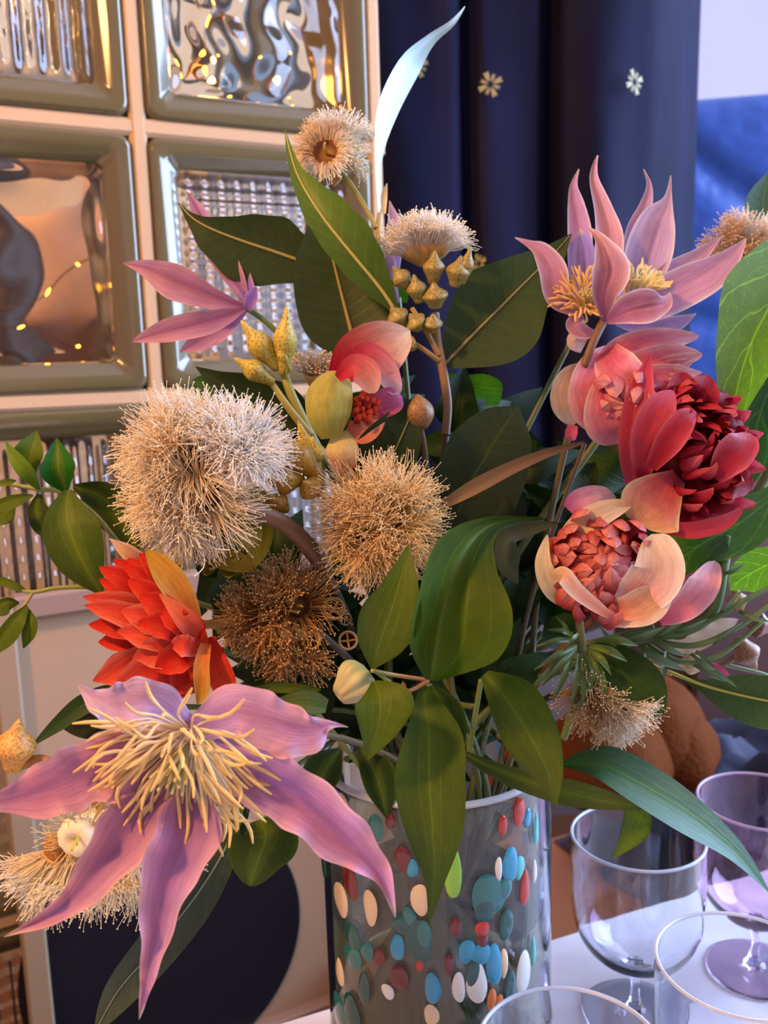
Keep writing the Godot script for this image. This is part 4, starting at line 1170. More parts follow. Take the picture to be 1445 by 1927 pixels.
# ---------------------------------------------------------------- double flowers
func double_flowers() -> void:
	# red, on the left, seen from the side: petals fan from a heart on the right
	var red := {"c0": "#b0100a", "c1": "#da2c18", "ce": "#e8543c", "es": 0.5}
	var t := thing("double_flower", "bright red many petalled flower on the left above the lilac clematis", "flower", P(345, 1200, 0.385))
	into_vase(t, P(400, 1220, 0.40), 0.0022)
	var k := 0
	for q in [[345, 1130, 205, 1014, 22, 388, 1], [350, 1140, 212, 1052, 24, 384, 0], [345, 1160, 186, 1066, 30, 380, 0], [340, 1170, 186, 1090, 30, 384, 0], [350, 1180, 156, 1124, 34, 378, 2], [345, 1190, 158, 1140, 30, 374, 2], [340, 1200, 166, 1175, 30, 378, 0], [350, 1210, 184, 1208, 34, 382, 0], [340, 1230, 176, 1283, 44, 378, 2], [350, 1240, 215, 1300, 44, 374, 2], [360, 1240, 262, 1310, 46, 378, 0], [360, 1160, 232, 1062, 28, 374, 0],
			[365, 1200, 226, 1150, 34, 366, 2], [365, 1210, 220, 1190, 36, 364, 2], [360, 1180, 240, 1090, 30, 368, 0], [375, 1220, 250, 1240, 40, 362, 2], [375, 1230, 300, 1310, 44, 368, 0], [355, 1150, 240, 1050, 26, 378, 0], [380, 1230, 330, 1315, 40, 366, 0], [355, 1150, 262, 1040, 26, 374, 0], [370, 1190, 262, 1120, 34, 360, 0], [372, 1200, 258, 1170, 30, 356, 0], [382, 1220, 290, 1262, 36, 356, 0], [378, 1200, 300, 1150, 30, 352, 0], [385, 1225, 318, 1215, 26, 352, 2]]:
		k += 1
		var o := {"cup": [0.5 + 0.1 * (k % 3), 0.35], "wave": 3.0, "ph": k * 1.3, "wf": 2.0, "nu": 8, "nv": 16, "tooth": 0.05}
		o.merge(red)
		if q[6] == 1: o.merge({"c1": "#f2dcb0", "ce": "#f4e4bc", "es": 0.3, "ck": 2.0}, true)
		if q[6] == 2: o.merge({"c0": "#d9301e", "c1": "#ea5a42", "ce": "#f2927a"}, true)
		var w: float = q[4]
		petal(t, [q[0], q[1], 390, lerpf(q[0], q[2], 0.35), lerpf(q[1], q[3], 0.35) - 4, q[5] + 3, lerpf(q[0], q[2], 0.7), lerpf(q[1], q[3], 0.7) - 5, q[5], q[2], q[3], q[5] + 4], [w * 0.3, w * 0.75, w * 0.78, w * 0.2 if q[6] == 0 else 0.0], [w * 0.3, w * 0.7, w * 0.74, w * 0.08], o)
	var yel := {"c0": "#e2502a", "c1": "#c9a83a", "ce": "#d2b24a", "es": 0.4, "ck": 0.6}
	petal(t, [372, 1190, 366, 345, 1130, 362, 310, 1075, 362, 272, 1032, 366], [14, 24, 26, 4], [12, 26, 26, 4], yel.merged({"cup": [0.7, -0.3]}))
	petal(t, [385, 1215, 362, 365, 1180, 352, 340, 1150, 350, 300, 1118, 352], [12, 24, 22, 2], [10, 18, 14, 2], {"c0": "#d8331c", "c1": "#ef8a60", "cup": [0.5, 0.5]})
	petal(t, [388, 1210, 360, 378, 1255, 352, 378, 1300, 350, 372, 1326, 350], [10, 16, 16, 2], [10, 14, 12, 2], yel.merged({"cup": [0.5, 0.5], "c0": "#d88a3a"}))
	petal(t, [390, 1200, 368, 402, 1245, 362, 420, 1290, 362, 432, 1320, 362], [14, 26, 26, 4], [12, 20, 22, 4], {"c0": "#c4200f", "c1": "#e8542e"})
	petal(t, [362, 1200, 358, 372, 1180, 354, 380, 1165, 354], [12, 18, 6], [12, 16, 6], {"c0": "#c4200f", "c1": "#d8301c"})
	# small pink and cream half open flower in the middle
	t = thing("double_flower", "half open pink and cream flower with yellow green outer petals in the middle", "flower", P(680, 770, 0.41))
	into_vase(t, P(650, 850, 0.415), 0.0022)
	petal(t, [628, 715, 404, 668, 672, 400, 722, 640, 400, 772, 622, 404], [14, 44, 40, 6], [20, 44, 62, 30], {"c0": "#b4082e", "c1": "#f4ecce", "ck": 2.6, "cup": [0.2, 0.5], "nv": 26})
	petal(t, [635, 715, 396, 682, 672, 392, 722, 690, 392, 752, 742, 396], [10, 26, 24, 10], [10, 26, 26, 18], {"c0": "#c01038", "c1": "#f4d8dc", "cup": [0.3, 0.3], "ck": 2.4})
	petal(t, [635, 712, 390, 665, 688, 386, 692, 705, 386, 706, 740, 388], [8, 22, 26, 8], [8, 22, 28, 16], {"c0": "#c81838", "c1": "#f2c4a8", "ck": 1.8, "cup": [0.3, 0.3]})
	petal(t, [690, 780, 398, 715, 765, 396, 745, 752, 396, 757, 746, 398], [10, 28, 26, 10], [10, 24, 22, 6], {"c0": "#b03058", "c1": "#d07aa8", "cup": [0.5, 0.2]})
	petal(t, [655, 800, 400, 680, 810, 396, 705, 790, 396, 722, 770, 398], [10, 22, 18, 6], [12, 26, 22, 6], {"c0": "#c25a4a", "c1": "#e8a48a"})
	for j in 16:
		var a := j * 2.4
		var r := 4.0 + 5.0 * sqrt(j)
		var x := 688.0 + cos(a) * r
		var y := 768.0 + sin(a) * r * 1.15
		petal(t, [x - 6, y + 10, 400, x - 2, y, 392 - j % 4, x + 4, y - 10, 390 - j % 3], [3, 7, 2], [3, 7, 2], {"c0": "#8e1f20", "c1": "#d0503a", "nu": 5, "nv": 8})
	petal(t, [622, 825, 392, 618, 785, 386, 622, 740, 386, 630, 697, 392], [18, 40, 44, 14], [18, 40, 42, 30], {"c0": "#a8aa48", "c1": "#c2bd62", "cup": [-0.5, -0.5], "cs": "#aeb052"})
	petal(t, [640, 812, 396, 645, 840, 392, 645, 865, 392, 638, 890, 396], [14, 28, 28, 10], [14, 32, 34, 14], {"c0": "#d9ca82", "c1": "#d88a84", "ck": 2.2, "cup": [-0.4, -0.4]})
	# shared small petals
	var pale := [petal_shape(0.020, 0.013, 0.7, 0.3, 0.0, "#d84a68", "#ec8c98", "#f2b4b0"), petal_shape(0.018, 0.011, 0.8, 0.6, 0.0, "#d04464", "#e87e8c", "#f0a8a8")]
	var crim := [petal_shape(0.020, 0.012, 0.8, 0.7, 0.0, "#8a0f22", "#b01c34", "#c8384a"), petal_shape(0.018, 0.010, 0.8, 0.9, 0.0, "#7a0c1e", "#a8182e", "#d0505c"), petal_shape(0.022, 0.013, 0.7, 0.7, 0.1, "#8e1026", "#bc2740", "#da6a70")]
	var coral := [petal_shape(0.0145, 0.0098, 0.9, 0.5, -0.1, "#982228", "#cc4048", "#e88a80"), petal_shape(0.0132, 0.0086, 1.0, 0.8, -0.15, "#901c22", "#c63a42", "#e07a72"), petal_shape(0.0155, 0.0104, 0.8, 0.2, -0.1, "#a02a2e", "#d45452", "#ee9c90")]
	# pale pink flower, upper right
	t = thing("double_flower", "pale pink layered flower with a cream outer petal under the lilac clematis", "flower", P(1150, 760, 0.44))
	into_vase(t, P(1130, 820, 0.45), 0.0024)
	var pk := {"c0": "#dc3a64", "c1": "#f09aa4", "ce": "#f8d6c6", "es": 0.5, "cup": [0.4, 0.4]}
	petal(t, [1120, 720, 436, 1170, 668, 430, 1240, 640, 432, 1316, 632, 440], [20, 34, 24, 6], [20, 30, 26, 8], pk.merged({"wave": 3.0}, true))
	petal(t, [1130, 715, 430, 1190, 690, 424, 1260, 672, 426, 1322, 668, 434], [16, 26, 26, 8], [16, 28, 26, 8], pk.merged({"c1": "#ee98a0"}, true))
	petal(t, [1140, 740, 424, 1200, 716, 418, 1262, 706, 420, 1320, 706, 430], [16, 24, 22, 8], [16, 30, 22, 6], pk.merged({"ph": 2.0}, true))
	for j in 9: petal(t, [1220, 690 + j * 6, 428, 1270, 680 + j * 9, 424 - j, 1322 - (j % 3) * 14, 664 + j * 12, 428], [8, 14, 3], [8, 14, 3], pk.merged({"c0": "#dc4a68", "c1": ["#f0a8a8", "#e87a8c", "#f6c4bc"][j % 3], "nu": 6, "nv": 10, "ph": float(j)}, true))
	petal(t, [1110, 700, 428, 1080, 720, 420, 1070, 760, 420, 1078, 800, 426], [20, 36, 34, 18], [20, 34, 34, 12], {"c0": "#e6bfa0", "c1": "#eed8ae", "cup": [-0.3, 0.4], "ce": "#f2e0b8", "es": 0.5})
	petal(t, [1100, 650, 432, 1082, 640, 428, 1074, 625, 430], [16, 18, 4], [16, 14, 4], {"c0": "#f0b8b0", "c1": "#f0e0b4"})
	petal(t, [1150, 660, 436, 1120, 700, 420, 1112, 760, 416, 1140, 800, 424], [16, 30, 32, 20], [16, 38, 42, 30], pk.merged({"c0": "#e4647e", "c1": "#f0a4ac", "cup": [0.3, 0.3]}, true))
	petal(t, [1140, 660, 428, 1160, 690, 412, 1190, 720, 410, 1200, 745, 416], [26, 40, 34, 10], [26, 44, 36, 10], pk.merged({"c0": "#e05a78", "c1": "#f2acb0"}, true))
	petal(t, [1160, 700, 424, 1150, 750, 410, 1150, 800, 410, 1160, 836, 418], [26, 50, 54, 26], [26, 46, 50, 24], pk.merged({"c0": "#d8506e", "c1": "#ec94a0", "cup": [0.2, 0.2]}, true))
	petal_dome(t, P(1170, 745, 0.418), cb * Vector3(-0.15, -0.25, 1.0), 0.0095, 16, pale, {"open": 0.65, "lift": 0.3, "grow": 0.3, "heart": "#d0586c"})
	petal(t, [1080, 800, 422, 1075, 815, 420, 1078, 830, 421], [8, 12, 6], [8, 12, 6], {"c0": "#d8607a", "c1": "#d86a80"})
	# crimson flower
	t = thing("double_flower", "deep crimson full flower at the right, largest of the double flowers", "flower", P(1290, 860, 0.42))
	into_vase(t, P(1240, 960, 0.44), 0.0024)
	petal_dome(t, P(1308, 850, 0.408), cb * Vector3(0.25, 0.1, 1.0), 0.021, 70, crim, {"skip": cb * Vector3(-1.0, -0.15, 0.0), "cut": 0.6, "open": 1.15, "lift": 0.45, "base": 0.8, "grow": 0.35, "heart": "#5a0a18"})
	var cr := {"c0": "#9a1228", "c1": "#c83a4c", "ce": "#dc6a72", "es": 0.45}
	petal(t, [1195, 930, 418, 1185, 840, 404, 1198, 750, 402, 1222, 668, 408], [14, 22, 22, 3], [14, 30, 34, 5], cr.merged({"c0": "#cc4a5a", "c1": "#c2405a", "cup": [0.2, 0.6]}, true))
	petal(t, [1210, 900, 404, 1215, 830, 394, 1240, 770, 392, 1268, 735, 396], [14, 30, 30, 8], [14, 34, 36, 10], cr.merged({"cup": [0.3, 0.3], "c1": "#dc5464"}, true))
	petal(t, [1225, 880, 398, 1258, 830, 390, 1290, 790, 390, 1310, 775, 394], [12, 26, 24, 6], [12, 28, 22, 6], cr.merged({"cup": [0.2, 0.4]}, true))
	for q in [[1290, 760, 1280, 700, 40, 408], [1310, 770, 1330, 705, 46, 408], [1335, 790, 1370, 740, 44, 410], [1345, 820, 1400, 800, 40, 408], [1350, 860, 1418, 855, 46, 404], [1350, 890, 1415, 920, 46, 406], [1330, 930, 1380, 985, 44, 408], [1290, 950, 1320, 1000, 40, 408], [1250, 760, 1250, 715, 30, 408]]:
		var w: float = q[4]
		petal(t, [q[0], q[1], 414, lerpf(q[0], q[2], 0.5), lerpf(q[1], q[3], 0.5), q[5] - 4, q[2], q[3], q[5]], [w * 0.5, w * 0.8, w * 0.3], [w * 0.5, w * 0.8, w * 0.25], {"c0": "#6e0c1c", "c1": "#a01a30", "ce": "#b8384a", "es": 0.4, "cup": [0.4, 0.4], "wave": 4.0, "nu": 10, "nv": 14, "ph": q[0]})
	petal(t, [1345, 900, 396, 1375, 860, 390, 1402, 835, 392, 1412, 815, 396], [16, 34, 32, 14], [16, 36, 30, 12], cr.merged({"c0": "#8e1024", "c1": "#c03a48"}, true))
	petal(t, [1275, 895, 408, 1240, 928, 402, 1215, 955, 398, 1196, 985, 400], [20, 56, 76, 46], [14, 44, 54, 26], {"c0": "#d84a60", "c1": "#ecc890", "ck": 1.6, "cup": [0.35, 0.35], "ce": "#ecd8a0", "es": 0.3, "nv": 28})
	petal(t, [1240, 990, 400, 1300, 1000, 396, 1360, 985, 398, 1400, 955, 402], [10, 18, 16, 4], [10, 14, 14, 4], {"c0": "#c8404a", "c1": "#b8303e"})
	# coral cup flower
	t = thing("double_flower", "open coral flower with a cup of cream petals below the crimson one", "flower", P(1140, 1060, 0.40))
	into_vase(t, P(1135, 1150, 0.415), 0.0024, "#6a3a2c")
	var ax := cb * Vector3(-0.12, 0.22, 1.0)
	petal_dome(t, P(1130, 1070, 0.394), ax, 0.0212, 92, coral, {"skip": cb * Vector3(0.85, -0.5, 0.0), "cut": 0.62, "open": 0.72, "lift": 0.3, "base": 0.9, "grow": 0.15, "heart": "#8e241e"})
	var cm := {"c0": "#d04a48", "c1": "#f0e8c4", "ck": 1.1, "ce": "#f0e8c4", "es": 0.5, "nv": 26}
	petal(t, [1150, 1180, 396, 1120, 1130, 392, 1075, 1100, 388, 1020, 1072, 392], [8, 20, 14, 10], [10, 16, 18, 12], cm.merged({"cup": [0.6, 0.4], "c0": "#e89a84"}, true))
	petal(t, [1075, 1140, 398, 1040, 1110, 390, 1022, 1060, 388, 1030, 1005, 392], [10, 18, 16, 3], [10, 22, 16, 3], cm.merged({"cup": [-0.2, 0.7], "c0": "#e0cf94"}, true))
	petal(t, [1060, 1040, 404, 1085, 1000, 396, 1130, 965, 394, 1190, 945, 398], [16, 26, 22, 8], [14, 24, 26, 10], cm.merged({"c0": "#e0b080", "c1": "#ece0b8", "cup": [-0.2, 0.6]}, true))
	petal(t, [1070, 960, 402, 1090, 940, 398, 1130, 930, 398, 1160, 940, 402], [14, 20, 16, 4], [14, 24, 20, 4], {"c0": "#d86aa4", "c1": "#f4dce0", "cup": [0.4, 0.2]})
	petal(t, [1160, 1165, 400, 1202, 1128, 386, 1240, 1075, 380, 1226, 1005, 386], [24, 48, 52, 24], [24, 40, 50, 34], cm.merged({"c0": "#e4685a", "cup": [0.3, 0.3], "ck": 1.4}, true))
	petal(t, [1130, 1150, 394, 1170, 1150, 384, 1220, 1130, 382, 1262, 1090, 388], [16, 26, 30, 10], [20, 32, 42, 16], cm.merged({"c0": "#e8746a", "c1": "#ecd498"}, true))
	petal(t, [1040, 1090, 386, 1060, 1080, 378, 1090, 1115, 376, 1150, 1162, 380], [10, 14, 14, 10], [8, 18, 16, 8], cm.merged({"c0": "#ecc890", "c1": "#ec9a88", "cup": [-0.4, 0.5]}, true))
	# pink petals of the flower that faces away, right of it
	t = thing("double_flower", "pink flower turned away behind the cream cup at the right edge", "flower", P(1290, 1130, 0.42))
	into_vase(t, P(1230, 1180, 0.43), 0.0022)
	petal(t, [1240, 1165, 416, 1290, 1145, 408, 1330, 1105, 408, 1345, 1055, 414], [14, 30, 38, 16], [14, 24, 24, 14], {"c0": "#dc5a76", "c1": "#f0b6b6", "cup": [0.4, 0.3], "ce": "#f4ccc6", "es": 0.4})
	petal(t, [1230, 1160, 422, 1270, 1120, 420, 1300, 1090, 420, 1310, 1070, 422], [10, 22, 18, 6], [10, 22, 18, 6], {"c0": "#c8486a", "c1": "#e08a98"})
	petal(t, [1320, 1255, 452, 1345, 1262, 450, 1372, 1272, 452], [8, 14, 5], [8, 14, 5], {"c0": "#e0386a", "c1": "#f06a90"})
	# yellow green flower under the big blossom
	t = thing("double_flower", "yellow green double flower tucked under the largest cream blossom", "flower", P(440, 1020, 0.40))
	into_vase(t, P(480, 1060, 0.41), 0.0022)
	var yg := {"c0": "#8f8a1e", "c1": "#b5aa34", "cup": [0.4, 0.4]}
	petal(t, [380, 1010, 392, 405, 1042, 386, 450, 1062, 386, 478, 1070, 390], [14, 26, 22, 4], [14, 22, 16, 4], yg.merged({"c1": "#b89a2e"}, true))
	petal(t, [485, 950, 398, 492, 985, 390, 485, 1030, 388, 476, 1072, 390], [10, 22, 22, 3], [10, 22, 24, 3], yg)
	petal(t, [478, 960, 388, 465, 985, 382, 455, 1010, 382, 452, 1035, 386], [14, 32, 34, 14], [14, 24, 26, 10], yg.merged({"c1": "#c9c060", "cup": [-0.3, -0.3]}, true))
	petal(t, [470, 920, 400, 485, 945, 394, 490, 975, 394], [12, 24, 8], [12, 22, 8], yg)
	petal(t, [380, 990, 398, 350, 1010, 394, 322, 1045, 396], [10, 20, 4], [10, 20, 4], yg.merged({"c0": "#7e8a34", "c1": "#98963e"}, true))
	var lime := [petal_shape(0.012, 0.007, 0.6, 0.4, 0.1, "#7e7c16", "#a8a02c", "#c2b84a")]
	petal_dome(t, P(415, 1015, 0.392), cb * Vector3(-0.1, -0.2, 1.0), 0.010, 34, lime, {"open": 0.8, "base": 0.9, "heart": "#5f5e10"})

# ---------------------------------------------------------------- clematis flowers
func clematis_flowers() -> void:
	var se := {"c0": "#ba84aa", "c1": "#e49aa4", "ce": "#f2c0ca", "es": 0.6, "tipc": "#ecd8bc", "cs": "#a874aa", "nv": 48, "nu": 16, "wave": 10.0, "wf": 3.2, "tooth": 0.07}
	var t := thing("clematis_flower", "large lilac pink clematis with yellow stamens in the left foreground", "flower", P(350, 1400, 0.325))
	into_vase(t, P(365, 1395, 0.332), 0.0018, "#6a5a3e")
	petal(t, [360, 1375, 324, 290, 1328, 314, 225, 1322, 312, 185, 1312, 314, 145, 1288, 318], [24, 46, 56, 32, 1], [20, 48, 40, 16, 1], se.merged({"c0": "#c9a4d6", "c1": "#dcc0e0", "ce": "#e2cdea", "cs": "#c09ccc", "tilt": 0.5, "cup": [0.2, 0.5]}, true), "sepal")
	petal(t, [356, 1380, 324, 440, 1338, 312, 510, 1355, 308, 575, 1372, 308, 620, 1362, 310, 655, 1368, 314], [20, 50, 46, 32, 7, 1], [24, 48, 62, 54, 12, 1], se.merged({"c0": "#c298cc", "c1": "#dca6bc", "tilt": -0.45, "cup": [0.4, -0.2], "ph": 1.0}, true), "sepal")
	petal(t, [320, 1400, 322, 245, 1425, 312, 160, 1452, 306, 75, 1486, 304, -45, 1520, 306], [20, 72, 64, 56, 1], [20, 56, 56, 44, 1], se.merged({"c0": "#b07cb4", "c1": "#d28fae", "cup": [0.3, 0.2]}, true), "sepal")
	petal(t, [325, 1440, 320, 272, 1515, 310, 215, 1600, 306, 120, 1705, 304, 8, 1763, 306], [18, 44, 50, 26, 1], [18, 58, 52, 20, 1], se.merged({"c0": "#9a6cae", "c1": "#d89cae", "cup": [0.9, 0.6], "ph": 2.0}, true), "sepal")
	petal(t, [365, 1450, 320, 352, 1560, 308, 312, 1665, 304, 290, 1775, 304, 272, 1860, 304, 262, 1918, 308], [18, 64, 46, 26, 13, 1], [18, 58, 50, 26, 10, 1], se.merged({"c0": "#a877b4", "c1": "#d898ae", "cup": [0.5, 0.8], "ph": 0.6}, true), "sepal")
	petal(t, [400, 1400, 322, 490, 1462, 310, 575, 1512, 306, 655, 1585, 304, 715, 1650, 304, 744, 1726, 306], [20, 58, 54, 48, 24, 1], [20, 58, 60, 50, 14, 1], se.merged({"c0": "#a878b6", "c1": "#d694b0", "cup": [0.35, 0.55], "ph": 3.0}, true), "sepal")
	clematis_heart(t, P(352, 1398, 0.318), cb * Vector3(-0.08, -0.42, 1.0), 120, 0.034, {"sag": 0.75, "w": 0.00056, "c0": "#f6ecc8", "c1": "#f2d27c", "lean": 1.45})
	# the one at the left behind, seen from its back
	t = thing("clematis_flower", "mauve clematis seen from behind against the glass blocks at the upper left", "flower", P(460, 580, 0.44))
	var bk := {"c0": "#9468a4", "c1": "#cc96aa", "ce": "#d8aab8", "es": 0.4, "cs": "#8c5284", "wave": 2.5, "wf": 2.5, "ck": 0.6}
	stalk(t, [460, 578, 440, 500, 605, 442, 545, 650, 444, 580, 700, 440], 0.0014, 0.0016, "#5c7038")
	into_vase(t, P(580, 700, 0.44), 0.0018)
	petal(t, [462, 578, 440, 400, 556, 438, 330, 525, 438, 275, 504, 440, 232, 495, 442], [4, 26, 40, 18, 1], [4, 16, 28, 16, 1], bk.merged({"cup": [0.3, 0.5]}, true), "sepal")
	petal(t, [462, 580, 438, 400, 602, 434, 330, 618, 432, 280, 632, 434, 248, 643, 436], [4, 24, 24, 14, 1], [4, 20, 24, 14, 1], bk.merged({"cup": [0.4, 0.3], "ph": 1.0}, true), "sepal")
	petal(t, [465, 575, 444, 440, 520, 448, 405, 460, 452, 375, 400, 454, 353, 362, 454], [5, 20, 26, 16, 1], [5, 20, 24, 14, 1], bk.merged({"c1": "#c79ac4", "ph": 2.0}, true), "sepal")
	petal(t, [466, 578, 444, 420, 610, 448, 375, 640, 450, 338, 662, 452], [5, 24, 22, 1], [5, 20, 20, 1], bk.merged({"c1": "#b684aa"}, true), "sepal")
	petal(t, [468, 575, 440, 462, 545, 446, 440, 500, 452, 420, 470, 456], [5, 16, 20, 1], [5, 18, 20, 1], bk.merged({"c0": "#6a4ab8", "c1": "#9a86d8"}, true), "sepal")
	petal(t, [465, 582, 436, 474, 560, 438, 482, 540, 442], [8, 14, 2], [8, 12, 2], bk.merged({"c0": "#7a58b8", "c1": "#8a78d0"}, true), "sepal")
	# the pair at the upper right
	var ri := {"c0": "#cf98b4", "c1": "#d5a2ae", "ce": "#f4ecf0", "es": 0.2, "tipc": "#e6d6c0", "nv": 32, "nu": 12}
	t = thing("clematis_flower", "upright lilac pink clematis with curled tips at the upper right", "flower", P(1140, 605, 0.425))
	put(tube(world([1138, 600, 424, 1118, 640, 420, 1098, 690, 420]), 0.0022, 0.002, 8, 12, lin("#7a5a3e"), lin("#6a4e36")), "stem", mats.stem, t)
	into_vase(t, P(1098, 690, 0.42), 0.002, "#5c5034")
	petal(t, [1150, 600, 432, 1185, 520, 442, 1192, 440, 446, 1213, 390, 446, 1222, 350, 444, 1211, 318, 442], [8, 18, 16, 12, 6, 1], [8, 18, 18, 14, 5, 1], ri.merged({"c1": "#c8a0b4"}, true), "sepal")
	petal(t, [1150, 600, 430, 1200, 545, 440, 1222, 475, 442, 1242, 415, 442, 1259, 375, 442, 1262, 330, 440], [8, 32, 46, 38, 12, 1], [8, 30, 44, 30, 6, 1], ri.merged({"c0": "#c6b2dc", "c1": "#dcb4c0", "ss": "#a884c0"}, true), "sepal")
	petal(t, [1135, 600, 426, 1140, 520, 430, 1148, 450, 432, 1136, 395, 434, 1118, 340, 434, 1119, 312, 432, 1124, 292, 430], [6, 22, 28, 18, 9, 5, 1], [6, 24, 26, 18, 10, 5, 2], ri.merged({"c0": "#d49ab0", "c1": "#d8a8a4", "cup": [0.6, 0.6]}, true), "sepal")
	petal(t, [1145, 602, 424, 1215, 575, 426, 1290, 535, 426, 1350, 500, 424, 1385, 470, 424, 1404, 448, 424], [8, 34, 36, 22, 10, 1], [8, 34, 42, 36, 16, 1], ri.merged({"c0": "#c89ac4", "c1": "#d8a4b4"}, true), "sepal")
	petal(t, [1190, 570, 436, 1250, 520, 440, 1310, 485, 442, 1358, 445, 442], [8, 20, 16, 1], [8, 20, 16, 1], ri.merged({"c0": "#c49ac0", "c1": "#d2a4b6"}, true), "sepal")
	petal(t, [1160, 605, 432, 1210, 615, 436, 1270, 610, 440, 1310, 590, 442], [8, 14, 16, 1], [8, 14, 14, 1], ri.merged({"c0": "#b48cc0", "c1": "#c0a0d0"}, true), "sepal")
	petal(t, [1138, 604, 420, 1136, 555, 412, 1148, 505, 410, 1130, 455, 412, 1106, 427, 416], [5, 22, 34, 10, 1], [5, 26, 38, 16, 1], ri.merged({"c0": "#a8688e", "c1": "#d6a49a", "ss": "#7a3a66", "cup": [0.5, 0.5]}, true), "sepal")
	petal(t, [1142, 606, 418, 1180, 585, 408, 1222, 575, 406, 1250, 568, 408, 1262, 550, 412], [5, 30, 34, 14, 1], [5, 26, 32, 18, 1], ri.merged({"c0": "#a8688e", "c1": "#d8a0a8", "ss": "#7a3a66", "cup": [0.4, 0.6]}, true), "sepal")
	clematis_heart(t, P(1190, 560, 0.424), cb * Vector3(0.3, 0.85, 0.55), 60, 0.017, {"sag": 0.0, "w": 0.0006, "c0": "#f4ecc8", "c1": "#f2da90", "lean": 0.9})
	t = thing("clematis_flower", "lilac clematis half hidden to the left of the upright one", "flower", P(1095, 590, 0.44))
	into_vase(t, P(1095, 600, 0.445), 0.0018)
	petal(t, [1090, 592, 436, 1052, 560, 432, 1038, 510, 432, 1018, 474, 434, 998, 460, 436, 969, 447, 438], [5, 24, 24, 16, 8, 1], [5, 22, 30, 20, 8, 1], ri.merged({"c0": "#c088b0", "c1": "#d29aac"}, true), "sepal")
	petal(t, [1095, 590, 444, 1092, 510, 450, 1090, 440, 452, 1082, 385, 452, 1078, 350, 450, 1089, 318, 448], [6, 22, 22, 14, 6, 1], [6, 22, 24, 18, 9, 1], ri.merged({"c0": "#c08cc0", "c1": "#d4a0b0"}, true), "sepal")
	petal(t, [1100, 585, 438, 1102, 530, 444, 1098, 480, 446, 1090, 430, 446], [6, 26, 24, 4], [6, 26, 26, 6], ri.merged({"c0": "#9a86d0", "c1": "#a89ad8", "ss": "#6a4aa0", "es": 0.0}, true), "sepal")
	petal(t, [1095, 592, 430, 1080, 610, 428, 1100, 625, 428, 1130, 628, 430], [6, 16, 14, 1], [6, 16, 14, 1], ri.merged({"c0": "#c888a4", "c1": "#d498a8"}, true), "sepal")
	clematis_heart(t, P(1100, 580, 0.434), cb * Vector3(-0.1, 0.5, 0.85), 60, 0.018, {"sag": 0.0, "w": 0.0006, "c0": "#f2d8a0", "c1": "#eec478", "lean": 1.2})
	# a sepal or two that peep out behind the middle blossom
	t = thing("clematis_flower", "lilac clematis mostly hidden behind the blossom with pointed buds", "flower", P(745, 520, 0.46))
	into_vase(t, P(750, 560, 0.46), 0.0016)
	petal(t, [745, 530, 462, 738, 480, 464, 742, 430, 466, 733, 378, 466], [4, 16, 14, 1], [4, 18, 16, 1], ri.merged({"c0": "#a48cc8", "c1": "#c8a8c8"}, true), "sepal")
	petal(t, [748, 570, 458, 735, 530, 460, 728, 490, 462, 724, 450, 463], [4, 12, 16, 2], [4, 12, 16, 2], ri.merged({"c0": "#a894d0", "c1": "#c4a8d0"}, true), "sepal")

